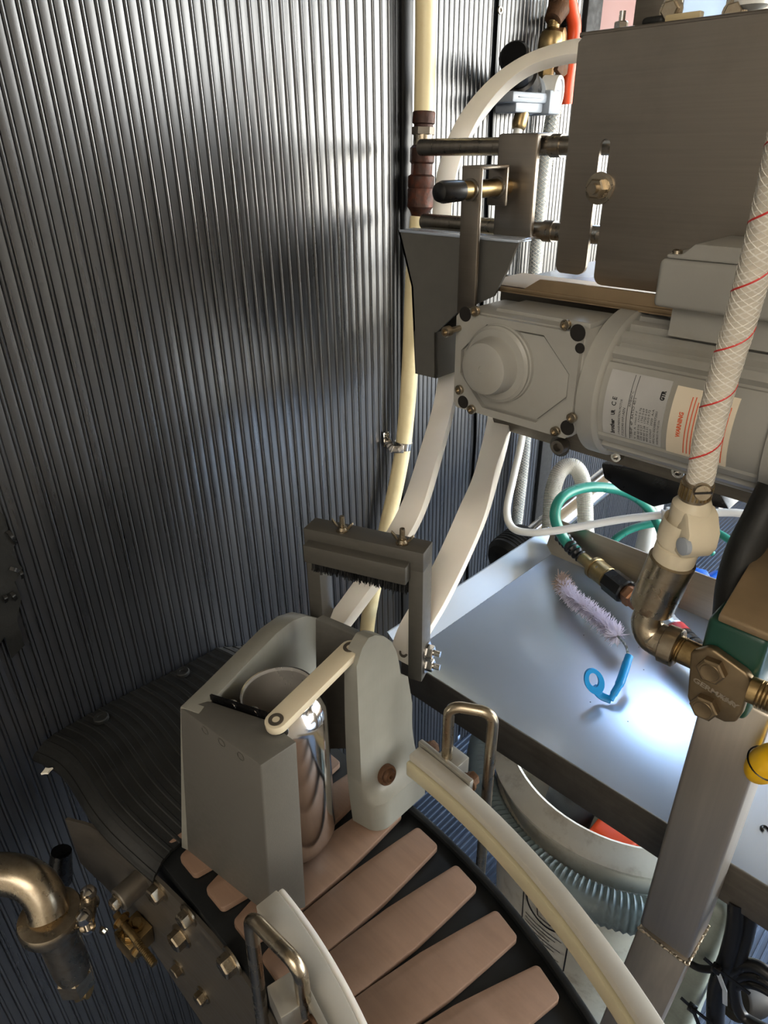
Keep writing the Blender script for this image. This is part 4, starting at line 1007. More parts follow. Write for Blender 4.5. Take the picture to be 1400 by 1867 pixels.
# ================================================================== PUMP HEAD on the post, elbow, coupling and hose
pu = thing('pump_head', 'green pump body with a bolted cast cover plate on top of the steel post', 'pump', (-.08, .39, .93))
YPU = .388
pl_ = [(1258, 1190), (1288, 1182), (1300, 1185), (1360, 1228), (1371, 1245), (1352, 1303), (1340, 1318), (1320, 1318), (1258, 1288), (1252, 1270)]
pp_ = [PY(x_, y_, YPU) for x_, y_ in pl_]
bm = NB(); prism(bm, pp_, (0, .007, 0), .0018, 3); plate = part('cover_plate', bm, MT['pump_plate'], pu)
for px_, py_ in ((1300, 1219), (1287, 1286)):
    p = PY(px_, py_, YPU); bm = NB(); hexhead(bm, p, (0, -1, 0), .0092, .0055, False, .35); lathe(bm, p-V((0, .0055, 0)), (0, -1, 0), [(.0062, 0), (.0058, .0005), (.0045, .0001), (1e-4, .0001)], 20); part('hex_bolt', bm, MT['pump_plate'], pu)
def flat_fn(o, ex, ey): return lambda x_, y_: o+ex*x_+ey*y_
ang = math.radians(-10); ex = V((math.cos(ang), 0, math.sin(ang))); ey = V((-math.sin(ang), 0, math.cos(ang)))
bm = NB(); text_on(bm, 'GERMANY', .0052, flat_fn(PY(1262, 1241, YPU-.0003), ex, ey), .031, bold=.0002); text_on(bm, 'V4A', .0050, flat_fn(PY(1309, 1270, YPU-.0003), ex, ey), .0105, bold=.0002)
part('cast_lettering', bm, MT['weld'], plate, 'raised cast lettering', smooth=None)
gp = [(1262, 1190), (1298, 1146), (1400, 1186), (1386, 1262), (1372, 1246), (1360, 1228), (1300, 1186)]
g_ = [PY(x_, y_, YPU+.0068) for x_, y_ in ((1266, 1192), (1300, 1185), (1362, 1232), (1372, 1250), (1352, 1300), (1300, 1300), (1262, 1270))]
gzt = PY(1308, 1128, YPU+.004).z-.003
bm = NB(); box(bm, (min(p.x for p in g_)+.002, YPU+.0068, g_[0].z-.036), (PY(1388, 1220, YPU+.0068).x, YPU+.05, gzt), .005, 3); part('body', bm, MT['green'], pu, 'dark green pump body')
bc = PY(1366, 1256, YPU-.004); bm = NB(); tube(bm, [bc, bc+V((.03, .002, .001))], .0085, 24)
for k in range(6): lathe(bm, bc+V((.006+.0022*k, 0, 0)), (1, 0, 0), [(.0083, -.0006), (.0091, 0), (.0083, .0006)], 20, False)
part('brass_port', bm, MT['brass'], pu)
# beam end above the pump
bh = thing('beam_bracket', 'tarnished sloping steel beam end resting on the green pump at right edge', 'bracket', (-.04, .43, 1.03))
q0 = PY(1308, 1128, YPU+.004); 
bm = NB(); prism(bm, [V((0, YPU+.004, q0.z-.002)), V((0, YPU+.004, q0.z+.0035)), V((0, YPU+.055, q0.z+.030)), V((0, YPU+.10, q0.z+.030)), V((0, YPU+.10, q0.z-.002))], (.12, 0, 0), .0015)
for v in bm.verts: v.co.x += q0.x
part('beam', bm, MT['bronze'], bh)
# elbow assembly
el = thing('pipe_elbow', 'tarnished steel pipe elbow joining the hose coupling to the green pump', 'pipe fitting', PY(1190, 1170, .40)-V((0, 0, .02)))
e0, e1, e2, e3 = PY(1262, 1193, .398), PY(1215, 1172, .398), PY(1177, 1140, .398), PY(1190, 1105, .398)
ax3 = (PY(1210, 1165, .398)-PY(1262, 1193, .398)).normalized()
bm = NB(); tube(bm, [PY(1275, 1200, .398), PY(1222, 1176, .398)], .0092, 24)
for k in range(9):
    c = PY(1243, 1186, .398)+ax3*(.0016*k); lathe(bm, c, ax3, [(.009, -.0007), (.0100, 0), (.009, .0007)], 24, False)
part('threaded_nipple', bm, MT['brass'], el)
pth = catmull([PY(1230, 1180, .398), PY(1208, 1170, .398), PY(1188, 1157, .398), PY(1179, 1136, .398), PY(1184, 1112, .398)], 8)
bm = NB(); tube(bm, pth, [.0118]*16+[.0116-.00012*k for k in range(len(pth)-16)], 28)
d_ = (pth[0]-pth[2]).normalized(); lathe(bm, pth[0]-d_*.004, d_, [(.0118, -.004), (.0138, -.003), (.0138, .006), (.0125, .0068)], 28)
d2_ = (pth[-1]-pth[-4]).normalized(); elb = part('elbow', bm, MT['nickel'], el)
bm = NB(); rim = [pth[-1]+d2_*(.003+.003*random.random())+V((math.cos(a)*.0118, math.sin(a)*.0118, 0)) for a in np.linspace(0, 6.2, 26)]
t = bmesh.new()
for p in rim*2:
    m_ = bmesh.ops.create_icosphere(t, subdivisions=1, radius=random.uniform(.0012, .0022)); bmesh.ops.translate(t, verts=m_['verts'], vec=p+V((0, 0, random.uniform(-.001, .004))))
merge(bm, t); part('thread_sealant', bm, MT['bristle_tan'], elb, 'crumbly thread sealant')
s0, s1 = PY(1191, 1098, .398), PY(1227, 1018, .398); d3 = (s1-s0).normalized(); sl_ = (s1-s0).length
bm = NB(); lathe(bm, s0, d3, [(.0118, -.004), (.0148, -.003), (.0150, 0), (.0150, sl_-.001), (.0135, sl_)], 36); part('socket', bm, MT['nickel'], el)
cpg = thing('quick_coupling', 'cream plastic quick coupling with thumb latch between hose and steel socket', 'coupling', s1)
c1, c2 = PY(1270, 905, .398), PY(1256, 945, .398); d4 = (c1-s1).normalized(); ln = (c1-s1).length
bm = NB(); lathe(bm, s1, d4, [(.0128, -.002), (.0135, .0), (.0135, .010), (.0122, .0108), (.0122, .012), (.0142, .013), (.0148, .020), (.0140, .030), (.0116, ln*.52), (.0112, ln*.62), (.0122, ln*.72), (.0125, ln*.86), (.0105, ln*.92), (.0085, ln)], 36); part('body', bm, MT['nylon'], cpg)
lt = s1+d4*.014
sx_ = V((.7, -.5, 0)).normalized(); 
bm = NB(); lp = [lt+sx_*.004+d4*.0, lt+sx_*.0175-d4*.002, lt+sx_*.0205+d4*.006, lt+sx_*.0185+d4*.016, lt+sx_*.011+d4*.026, lt+sx_*.004+d4*.030]
prism(bm, [p+V((-.006, -.008, 0)) for p in lp], V((.013, .016, 0)), .002, 2); part('thumb_latch', bm, MT['nylon'], cpg)
bm = NB(); lathe(bm, lt+sx_*.0145+d4*.0075+V((-.004, -.0095, 0)), (-.5, -.8, 0), [(.0056, -.002), (.0056, .0012), (.004, .0018), (1e-4, .0018)], 20); part('latch_button', bm, MT['regulator'], cpg, 'grey latch button')
hs = thing('braided_hose', 'cream braided hose with a red spiral thread hanging in front of the gear motor', 'hose', c1)
hp = catmull([c1-d4*.006, PY(1277, 870, .397), PY(1292, 790, .393), PY(1318, 690, .388), PY(1348, 590, .382), PY(1376, 490, .376), PY(1402, 390, .370), PY(1430, 270, .362), PY(1462, 130, .352), PY(1500, -40, .34), PY(1545, -230, .33)], 10)
bm = NB(); tube(bm, hp, .0079, 28); hos = part('hose', bm, MT['cream_hose'], hs)
T, U = frames(hp); cum = [0]
for a, b_ in zip(hp, hp[1:]): cum.append(cum[-1]+(b_-a).length)
def helix(bm, pitch, ph, r, rad, hand=1, step=.0008, n=5):
    s = 0; out = []
    i = 0
    while s < cum[-1]:
        while i < len(cum)-2 and cum[i+1] < s: i += 1
        f = (s-cum[i])/(cum[i+1]-cum[i]); p = hp[i].lerp(hp[i+1], f); u = U[i]; w_ = T[i].cross(u); a = hand*2*PI*s/pitch+ph
        out.append(p+u*math.cos(a)*rad+w_*math.sin(a)*rad); s += step
    tube(bm, out, r, n)
bm = NB(); helix(bm, .034, 3.3, .0007, .0076, 1); part('red_thread', bm, MT['stripe'], hos, 'red spiral thread')
bm = NB()
for q in range(8): helix(bm, .03, q*2*PI/8+.2, .0005, .00765, -1, .0015, 4); helix(bm, .03, q*2*PI/8, .0005, .00765, 1, .0015, 4)
part('braid', bm, MT['braid'], hos, 'white braid threads')
hc = thing('hose_clamp', 'worm drive hose clamp with slotted screw at the foot of the cream hose', 'clamp', PY(1268, 890, .397)-V((0, 0, .006)))
kc, kd = PY(1269, 893, .397), (hp[6]-hp[0]).normalized()
bm = NB(); lathe(bm, kc, kd, [(.0084, -.0062), (.0092, -.0060), (.0092, .0060), (.0084, .0062)], 32)
part('band', bm, MT['nickel'], hc)
bm = NB(); e_ = V((1, 0, 0)); w_ = kd.cross(e_).normalized()
for k in range(24):
    a = 2*PI*k/24; r_ = e_*math.cos(a)+w_*math.sin(a); obox(bm, kc+r_*.0090-kd*.0042-kd.cross(r_)*.0006, kd*.0084, r_*.0007, kd.cross(r_)*.0012)
part('band_ridges', bm, MT['brass'], hc)
wx = PY(1285, 899, .388); bm = NB(); lathe(bm, wx+V((-.006, .008, 0)), (.45, -.85, .1), [(.0035, 0), (.0042, .001), (.0042, .009), (.0052, .0095), (.0052, .0125), (.0045, .0135), (1e-4, .0136)], 24); scw = part('worm_screw', bm, MT['nickel'], hc)
bm = NB(); q_ = wx+V((-.006, .008, 0))+V((.45, -.85, .1)).normalized()*.0136; obox(bm, q_+V((-.0042, -.0025, -.0012)), V((.0084, .0046, .0016)), V((.0002, -.0004, .0)), V((0, 0, .0012))); part('slot', bm, MT['motor_dark'], scw, 'dark bar coloured as screwdriver slot shade')  # thin bar on the screw face, slot shade put into its colour

# thick black hose at the right edge
bm = NB(); tube(bm, catmull([PY(1415, 890, .46), PY(1385, 950, .45), PY(1355, 1010, .44), PY(1338, 1070, .435), PY(1332, 1125, .43)], 8), .0115, 22)
tag(obj('black_hose', bm, MT['rubber']), 'thick black rubber hose curving down to the beam at the right edge', 'hose')

# ================================================================== WHITE GUIDE RAILS feeding the cradle
def rail_bar(name, label, pts, nrm, wdt, hgt, screws):
    rt = thing(name, label, 'rail', pts[0], 'white can chute rails')
    k = 8; path = catmull(pts, k); N_ = catmull([V(n) for n in nrm], k)
    bm = NB(); sweep(bm, path, N_, wdt, hgt, .0008); part('bar', bm, MT['white_rail'], rt)
    for i, off in screws:
        n = V(N_[i]).normalized(); p = path[i]+n*(hgt/2-.0004); bm = NB(); lathe(bm, p, n, [(.0046, -.001), (.0044, .0007), (.0026, .0008), (.0024, -.0004), (1e-4, -.0004)], 20); part('socket_screw', bm, MT['steel_dark'], rt, 'dark socket screw')
    return rt
pA = [PY(590, 1180, .306), PY(606, 1150, .313), PY(640, 1105, .333), PY(700, 1020, .366), PY(752, 930, .40), PY(785, 830, .465), PY(812, 730, .535), PY(821, 640, .585), PY(812, 520, .615), PY(806, 400, .632), PY(817, 310, .655), PY(848, 232, .672), PY(900, 165, .685), PY(960, 120, .695), PY(1030, 96, .70), PY(1075, 92, .705)]
nA = [(-.1, -.55, .85)]*3+[(0, -.6, .8), (0.2, -.8, .5), (.35, -.85, .3), (.4, -.85, .2), (.4, -.85, .1), (.5, -.8, 0), (.55, -.75, .1), (.5, -.7, .3), (.45, -.65, .5), (.3, -.6, .6), (.2, -.6, .7), (.1, -.6, .7), (.1, -.6, .7)]
rail_bar('white_rail', 'long white plastic rail sweeping from the cover plate down into the cradle left side', pA, nA, .0215, .0105, ((9, 0),))
pB = [PY(735, 1205, .338), PY(754, 1152, .352), PY(790, 1090, .378), PY(830, 1010, .415), PY(868, 920, .46), PY(897, 830, .55), PY(915, 740, .615), PY(918, 640, .66)]
nB = [(.1, -.55, .8)]*2+[(.1, -.6, .7), (.15, -.7, .6), (.2, -.8, .4), (.25, -.85, .3), (.3, -.85, .2), (.3, -.85, .1)]
rail_bar('white_rail', 'wide white plastic rail from under the gear motor down into the cradle right side', pB, nB, .027, .009, ((2, 0), (9, 0)))

# ================================================================== CREAM PIPE in the wall corner
pi = thing('water_pipe', 'yellowed cream water pipe with corroded fittings in the corner of the black walls', 'pipe', PX(668, 1150, -.537))
XP = -.532
up = [PX(777, -40, XP)+V((0, 0, .72)), PX(777, -40, XP), PX(776, 60, XP), PX(773, 205, XP)]
bm = NB(); tube(bm, up, .0103, 24); part('upper_pipe', bm, MT['pipe_cream'], pi)
lowp = catmull([PX(764, 395, XP), PX(757, 470, XP), PX(752, 560, XP), PX(749, 640, XP), PX(743, 730, XP), PX(735, 812, XP), PX(722, 885, XP), PX(706, 955, XP), PX(690, 1030, XP), PX(676, 1100, XP), PX(668, 1160, XP), PX(664, 1260, XP)], 6)
bm = NB(); tube(bm, lowp, .0098, 24); part('lower_pipe', bm, MT['pipe_cream'], pi)
f0_ = PX(773, 205, XP); f1_ = PX(765, 395, XP); dz = (f1_-f0_).normalized(); FL = (f1_-f0_).length
def seg_(n, prof, m_, label=None, ns=24): bm = NB(); lathe(bm, f0_, dz, [(r, h*FL) for r, h in prof], ns); part(n, bm, MT[m_], pi, label)
seg_('corroded_collar', [(.0105, -.01), (.0115, 0), (.0115, .10), (.0098, .11), (.0098, .14)], 'rust_dark', 'dark corroded collar')
seg_('hex_union', [(.0098, .13), (.0118, .135), (.0118, .20), (.0100, .21)], 'steel_dark', None, 6)
seg_('threaded_stub', [(.0100, .20), (.0100, .32), (.0088, .33)], 'nickel')
seg_('rusty_valve', [(.0100, .30), (.0128, .33), (.0128, .46), (.0112, .48), (.0112, .58), (.0140, .60), (.0140, .70), (.0132, .715), (.0140, .73), (.0140, .90), (.0110, .94), (.0085, 1.0)], 'rust_dark', 'rusty brown valve body')
pcl = thing('pipe_clamp', 'small steel pipe clamp holding the cream pipe to the black wall', 'clamp', PX(735, 815, XP))
c = lowp[30]; 
bm = NB(); t = bmesh.new(); d_ = (lowp[31]-lowp[29]).normalized()
lathe(bm, c, d_, [(.0099, -.0045), (.0112, -.0045), (.0112, .0045), (.0099, .0045), (.0099, -.0045)], 24, False); part('band', bm, MT['chrome'], pcl)
w0 = PX(704, 800, WX+.003)
bm = NB(); sweep(bm, [w0, w0.lerp(c, .35)+V((.012, -.012, -.004)), c+V((.0085, -.0085, 0))], [V((.7, -.7, .2))]*3, .0095, .0016, .0003)
sweep(bm, [w0+V((.0, -.001, .009)), w0+V((0, 0, -.009))], [V((1, 0, 0))]*2, .009, .0015, .0003); part('strap', bm, MT['chrome'], pcl)
bm = NB(); sockethead(bm, w0+V((.001, 0, .006)), (1, 0, 0), .003, .002); part('screw', bm, MT['chrome'], pcl)

# ================================================================== PRESSURE REGULATOR and valve on the back wall
XR = -.695
rg = thing('pressure_regulator', 'pale grey pressure regulator with black knob and round gauge on the back wall', 'regulator', PX(970, 200, XR))
k0, k1 = PX(936, 100, XR+.03), PX(962, 178, XR)
kd = (k1-k0).normalized(); kl = (k1-k0).length
bm = NB(); prof = [(1e-4, -.001), (.018, -.001), (.0215, .002)]
for s_ in range(1): prof += [(.0215, kl*.40), (.0195, kl*.42), (.0195, kl*.46), (.024, kl*.48), (.024, kl*.86), (.020, kl*.88)]
lathe(bm, k0, kd, prof, 20); part('knob', bm, MT['black'], rg, 'ribbed black knob')
bm = NB(); lathe(bm, k0, kd, [(.024, kl*.86), (.0285, kl*.88), (.0285, kl*1.0), (.026, kl*1.02)], 32); part('collar', bm, MT['regulator'], rg)
bm = NB(); yA, yB, zA_, zB_ = PX(921, 180, XR+.02).y, PX(985, 180, XR+.02).y, PX(950, 206, XR+.02).z, PX(950, 168, XR+.02).z
yC = PX(1004, 180, XR+.02).y
box(bm, (XR-.012, yA, zA_+.012), (XR+.034, yB, zB_), .004); box(bm, (XR-.008, yA+.014, zA_), (XR+.030, yB-.006, zA_+.02), .003)
box(bm, (XR-.016, yB-.004, zA_-.002), (XR+.040, yC, zB_+.004), .004); box(bm, (XR+.034, yA+.012, zA_+.02), (XR+.036, yB-.02, zB_-.008), .0008)
part('body', bm, MT['regulator'], rg)
gc = PX(1014, 170, XR+.03); ga = V((.93, .25, -.05)).normalized()
bm = NB(); lathe(bm, gc-ga*.022, ga, [(.020, 0), (.0235, .002), (.0235, .026), (.022, .0275), (.0185, .0275), (.0182, .024)], 36, True); gau = part('gauge_case', bm, MT['white'], rg, 'round white gauge case')
bm = NB(); lathe(bm, gc-ga*.022, ga, [(.0182, .0243), (.0180, .0249), (1e-4, .0252)], 32); part('gauge_face', bm, MT['gauge'], gau)
bm = NB(); n0, n1 = PX(955, 192, XR+.02), PX(947, 226, XR+.02); lathe(bm, n0, n1-n0, [(.009, -.004), (.0090, 0), (.0090, .010), (.0108, .011), (.0108, .028), (.0098, .031), (.0085, .033)], 24); part('push_fitting', bm, MT['brass'], rg)
bm = NB(); tube(bm, [n0.lerp(n1, .95), n1+(n1-n0)*2.4], .0068, 16); part('tube_stub', bm, MT['white'], rg, 'white tube stub')
va = thing('brass_valve', 'old brass elbow valve above the gauge at the top of the wall', 'valve', PX(1010, 90, XR))
q0, q1, q2, q3 = PX(1022, -30, XR), PX(1018, 30, XR), PX(1009, 48, XR), PX(1003, 88, XR)
ln_ = (q3-q0).length
bm = NB(); tube(bm, [q0, PX(1019, 18, XR)], .016, 8); lathe(bm, PX(1019, 14, XR), (q2-q1), [(.017, 0), (.015, .012), (.013, .022), (.010, .024)], 20); part('upper_body', bm, MT['rust'], va, 'brown tarnished body')
bm = NB(); lathe(bm, PX(1010, 42, XR), (q3-q2), [(.009, -.004), (.009, .012)], 20)
for k in range(5): lathe(bm, PX(1010, 42, XR)+(q3-q2).normalized()*.002*k, (q3-q2), [(.0088, -.0006), (.0098, 0), (.0088, .0006)], 20, False)
part('threaded_nipple', bm, MT['brass'], va)
bm = NB(); lathe(bm, PX(1008, 52, XR), (q3-q2), [(.010, 0), (.017, .006), (.019, .014), (.019, .026), (.015, .034), (.010, .040), (.010, .046)], 12)
lathe(bm, PX(1014, 74, XR), (1, .35, 0), [(.017, 0), (.016, .012), (.010, .014), (1e-4, .014)], 20)
lathe(bm, PX(1000, 98, XR), (q3-q2), [(.010, 0), (.012, .002), (.012, .03), (.009, .034)], 6); part('elbow_body', bm, MT['brass'], va)
lv = PX(1030, 120, XR+.02); bm = NB(); prism(bm, [PX(x_, y_, XR+.02) for x_, y_ in ((1012, 112), (1030, 108), (1026, 136), (1018, 142), (1008, 128))], (.008, 0, 0), .001); part('lever', bm, MT['rust'], va, 'brown valve lever')
bm = NB(); tube(bm, catmull([PX(1034, -20, XR+.01), PX(1042, 20, XR+.01), PX(1047, 50, XR+.01), PX(1043, 90, XR+.01), PX(1035, 150, XR+.01), PX(1032, 190, XR+.01)], 6), .0105, 18); tag(obj('orange_hose', bm, MT['orange']), 'short bright orange hose beside the brass valve at the top', 'hose')
bm = NB(); tube(bm, catmull([PX(1034, -10, XR-.01), PX(1035, 60, XR-.01), PX(1026, 130, XR-.01), PX(1010, 200, XR-.012), PX(997, 280, XR-.012), PX(984, 380, XR-.012), PX(966, 620, XR-.012), PX(957, 800, XR-.012), PX(948, 900, XR-.012), PX(938, 985, XR-.012), PX(930, 1080, XR-.012)], 10), .0115, 20)
ch_ = thing('clear_hose', 'clear braided hose running straight down the back wall behind the motor', 'hose', PX(938, 985, XR-.012))
part('hose', bm, MT['clear_hose'], ch_)
hp = catmull([PX(1026, 130, XR-.012), PX(1010, 200, XR-.012), PX(997, 280, XR-.012), PX(984, 380, XR-.012), PX(966, 620, XR-.012), PX(957, 800, XR-.012), PX(948, 900, XR-.012), PX(938, 985, XR-.012)], 10)
T, U = frames(hp); cum = [0]
for a, b_ in zip(hp, hp[1:]): cum.append(cum[-1]+(b_-a).length)
bm = NB()
for q in range(8): helix(bm, .05, q*2*PI/8, .0006, .0116, -1, .004, 4); helix(bm, .05, q*2*PI/8, .0006, .0116, 1, .004, 4)
part('braid', bm, MT['braid'], ch_, 'white braid threads')
# printed size marks on the hose
bm = NB(); p = PX(985, 245, XR+.0005); text_on(bm, '00 11 03', .008, lambda x_, y_: p+V((0.0, -y_*1.0-.004, x_-.01)), .042); part('hose_print', bm, MT['ink'], ch_, 'black printed marks', smooth=None)
bm = NB(); lathe(bm, PX(1034, 42, XR-.008), (PX(1034, 60, XR)-PX(1035, 30, XR)), [(.0125, -.014), (.0145, -.013), (.0145, -.005), (.0128, -.004), (.0128, .003), (.0145, .004), (.0145, .012), (.0125, .013)], 24); tag(obj('hose_band', bm, MT['black']), 'black band around the clear hose below the ceiling corner', 'clamp')

# ================================================================== TUBES behind the tray
wt = thing('white_tube', 'thin white plastic tube with an inline connector crossing behind the tray', 'tube', PD(1100, 955, .93))
ptw = catmull([PD(962, 700, .99), PD(951, 800, .98), PD(936, 870, .97), PD(924, 930, .95), PD(934, 962, .94), PD(965, 971, .93), PD(1010, 968, .92), PD(1070, 958, .91), PD(1140, 946, .90), PD(1207, 939, .89)], 8)
bm = NB(); tube(bm, ptw, .0052, 14); part('tube', bm, MT['white'], wt)
bm = NB(); tube(bm, catmull([PD(1298, 935, .875), PD(1340, 935, .87), PD(1385, 941, .865), PD(1420, 950, .86)], 6), .0052, 14); part('tube', bm, MT['white'], wt)
c0_, c1_ = PD(1205, 939, .89), PD(1302, 935, .875); cl = (c1_-c0_).length
bm = NB(); lathe(bm, c0_, c1_-c0_, [(.0052, 0), (.0078, .0005), (.0078, cl*.05), (.0066, cl*.06), (.0066, cl*.10), (.0105, cl*.11), (.0105, cl*.17), (.0088, cl*.19), (.0088, cl*.78), (.0110, cl*.79), (.0110, cl*.84), (.0095, cl*.85), (.0110, cl*.86), (.0110, cl*.90), (.0066, cl*.91), (.0078, cl*.95), (.0078, cl), (.0052, cl)], 28); part('inline_connector', bm, MT['white'], wt)
lp = thing('ribbed_clear_hose', 'ribbed clear hose bent in a tight loop behind the tray corner', 'hose', PD(1035, 960, 1.14))
hp = catmull([PD(1000, 1000, 1.10), PD(1003, 950, 1.10), PD(1008, 895, 1.10), PD(1022, 858, 1.10), PD(1044, 850, 1.10), PD(1060, 870, 1.10), PD(1066, 915, 1.10), PD(1068, 965, 1.10), PD(1075, 1010, 1.10)], 10)
bm = NB(); tube(bm, hp, .0125, 22); part('hose', bm, MT['clear_hose'], lp)
T, U = frames(hp); bm = NB()
for i in range(2, len(hp)-1):
    for f in (0, .5): lathe(bm, hp[i].lerp(hp[min(i+1, len(hp)-1)], f), T[i], [(.0122, -.0010), (.0132, 0), (.0122, .0010)], 20, False)
part('ribs', bm, MT['braid'], lp, 'white hose ribs')
st = thing('steel_tube', 'polished steel tube slanting behind the tray with a black rubber end', 'tube', PD(960, 990, 1.0))
a0, a1 = PD(955, 998, 1.15), PD(1160, 832, 1.32)
bm = NB(); tube(bm, [a0, a1], .024, 32); part('tube', bm, MT['chrome'], st)
dd = (a0-a1).normalized(); bm = NB(); prof = [(.022, -.012), (.040, -.009)]
for k in range(6): prof += [(.042, .004+.0065*k), (.0405, .006+.0065*k), (.0405, .0085+.0065*k)]
prof += [(.041, .044), (.034, .053), (.014, .057), (1e-4, .057)]
lathe(bm, a0, dd, prof, 36); part('rubber_end', bm, MT['rubber'], st, 'ribbed black rubber end')
bm = NB(); tube(bm, [PD(1200, 880, 1.35), PD(1184, 960, 1.36), PD(1160, 1060, 1.38), PD(1160, 1060, 1.38)*1-V((0, 0, PD(1160, 1060, 1.38).z))], .0185, 20); tag(obj('white_pipe', bm, MT['white']), 'white plastic pipe standing behind the rear flange of the tray', 'pipe')
bk = thing('ball_valve', 'white plastic valve with blue lever handles behind the rear tray flange', 'valve', PD(1240, 1050, 1.3))
bm = NB(); lathe(bm, PD(1236, 1068, 1.3), PD(1236, 990, 1.3)-PD(1236, 1068, 1.3), [(.020, 0), (.022, .004), (.022, .022), (.018, .026), (.018, .05), (.021, .054), (.021, .07), (.016, .074)], 28); part('body', bm, MT['white'], bk)
for pts_ in (((1262, 1033), (1290, 1040), (1298, 1056), (1262, 1052)), ((1285, 1056), (1312, 1040), (1322, 1044), (1296, 1064)), ((1296, 1062), (1322, 1050), (1326, 1060), (1306, 1072))):
    bm = NB(); prism(bm, [PD(x_, y_, 1.29) for x_, y_ in pts_], _fw*.02, .003); part('lever', bm, MT['blue_dark'], bk, 'blue plastic lever')

# ================================================================== BUCKET under the tray
bkz, bx_, by_ = .52, -.256, .757
bu = thing('white_bucket', 'stained white plastic bucket standing on the floor under the tray', 'bucket', (bx_, by_, .0))
bm = NB(); lathe(bm, V((bx_, by_, 0)), (0, 0, 1), [(1e-4, .003), (.155, .003), (.160, 0), (.182, .38), (.187, .385), (.187, .44), (.182, .445), (.186, .498), (.200, .500), (.2015, .506), (.196, .512), (.178, .518), (.174, .522), (.170, .520), (.168, .51), (.166, .44), (.150, .02), (1e-4, .015)], 72, False); part('pail', bm, MT['white_dirty'], bu)
# corrugated hose coiled around its neck
bm = NB(); t = bmesh.new(); nn = 260; n2 = 12; rings = []
for i in range(nn):
    a = math.radians(-200+285*i/(nn-1)); rr = .2125; zz = .452-.012*i/nn
    rad = .0225 if i % 2 == 0 else .0200
    c = V((bx_+rr*math.cos(a), by_+rr*math.sin(a), zz)); e = V((math.cos(a), math.sin(a), 0))
    rings.append([t.verts.new(c+e*math.cos(2*PI*k/n2)*rad+V((0, 0, math.sin(2*PI*k/n2)*rad*1.25))) for k in range(n2)])
for a, b_ in zip(rings, rings[1:]):
    for k in range(n2): t.faces.new((a[k], a[(k+1) % n2], b_[(k+1) % n2], b_[k]))
t.faces.new(rings[0][::-1]); t.faces.new(rings[-1]); merge(bm, t)
tag(obj('corrugated_hose', bm, MT['blue_hose'], smooth=1.2), 'blue grey corrugated hose coiled around the neck of the white bucket', 'hose')
# contents
bm = NB(); tube(bm, catmull([V((bx_-.05, by_-.02, .40)), V((bx_-.03, by_-.07, .47)), V((bx_-.025, by_-.105, .47)), V((bx_-.03, by_-.11, .42))], 6), .035, 18); tag(obj('black_bag', bm, MT['rubber']), 'black rubber item lying inside the white bucket', 'bag')
bm = NB(); box(bm, (bx_+.018, by_-.138, .43), (bx_+.078, by_-.075, .482), .008, 3); tag(obj('orange_block', bm, MT['orange']), 'bright orange plastic piece lying inside the white bucket', 'plastic piece')
for o_n in ('black_bag',): pass
# warning print on the pail
def pail(a_deg, z, off=.0006):
    r_ = .160+(.182-.160)*z/.38+off; a = math.radians(a_deg); return V((bx_+r_*math.cos(a), by_+r_*math.sin(a), z))
def pstrip(bm, uv, wdt):
    for (a0, z0), (a1, z1) in zip(uv, uv[1:]):
        n = 6; t = bmesh.new(); L_ = []
        dx, dz = (a1-a0)*.003, (z1-z0); l = math.hypot(dx, dz) or 1; nx, nz = -dz/l*wdt/2/.003, dx/l*wdt/2
        for k in range(n+1):
            f = k/n; A_, Z_ = a0+(a1-a0)*f, z0+(z1-z0)*f; L_.append((t.verts.new(pail(A_+nx, Z_+nz)), t.verts.new(pail(A_-nx, Z_-nz))))
        for p_, q_ in zip(L_, L_[1:]): t.faces.new((p_[0], q_[0], q_[1], p_[1]))
        merge(bm, t)
bm = NB(); ac = 268.5
pstrip(bm, [(ac-13, .20), (ac+13, .20), (ac+13, .375), (ac-13, .375), (ac-13, .20)], .0022)
circ_ = [(ac+11*math.cos(a), .315+.033*math.sin(a)) for a in np.linspace(0, 2*PI, 29)]; pstrip(bm, circ_, .0042); pstrip(bm, [(ac-8, .338), (ac+8, .292)], .004)
pstrip(bm, [(ac-5, .325), (ac-3.5, .293), (ac+3.5, .293), (ac+5, .325), (ac-5, .325)], .002); pstrip(bm, [(ac-1, .326), (ac+1, .337)], .006)
for k in range(7): pstrip(bm, [(ac-11, .27-.009*k), (ac+10-3*(k % 3), .27-.009*k)], .0016)
part('warning_print', bm, MT['ink'], bu, 'black warning pictogram', smooth=None)

# ================================================================== ENCLOSURE and CABLES, lower right
en = NB(); e_l, e_r = PY(1225, 1700, .60).x, PY(1322, 1700, .60).x
e_r = PY(1322, 1700, .49).x; box(en, (-.105, .49, .02), (e_r, .56, .66), .010, 4); tag(obj('electrical_enclosure', en, MT['grey_encl']), 'pale grey metal enclosure under the tray behind the steel post', 'enclosure')
YC = .476
cab = [([(1345, 1640), (1342, 1690), (1328, 1745), (1308, 1800), (1304, 1867), (1306, 1950)], .0085, 'thick black cable running down beside the grey enclosure, left of the bundle'),
       ([(1372, 1655), (1362, 1710), (1345, 1760), (1338, 1800), (1352, 1850), (1400, 1880)], .0055, 'bent black cable hanging under the tray at the bottom right'),
       ([(1330, 1772), (1352, 1760), (1380, 1762), (1420, 1790)], .006, 'topmost black cable of the loops at the bottom right edge'),
       ([(1338, 1786), (1360, 1776), (1390, 1784), (1420, 1806)], .0052, 'middle black cable of the loops at the bottom right edge'),
       ([(1335, 1800), (1358, 1792), (1385, 1798), (1420, 1818)], .0048, 'lowest black cable of the loops at the bottom right edge'),
       ([(1248, 1750), (1275, 1765), (1310, 1768), (1345, 1772)], .0035, 'thin black cable crossing the enclosure at the upper tie')]
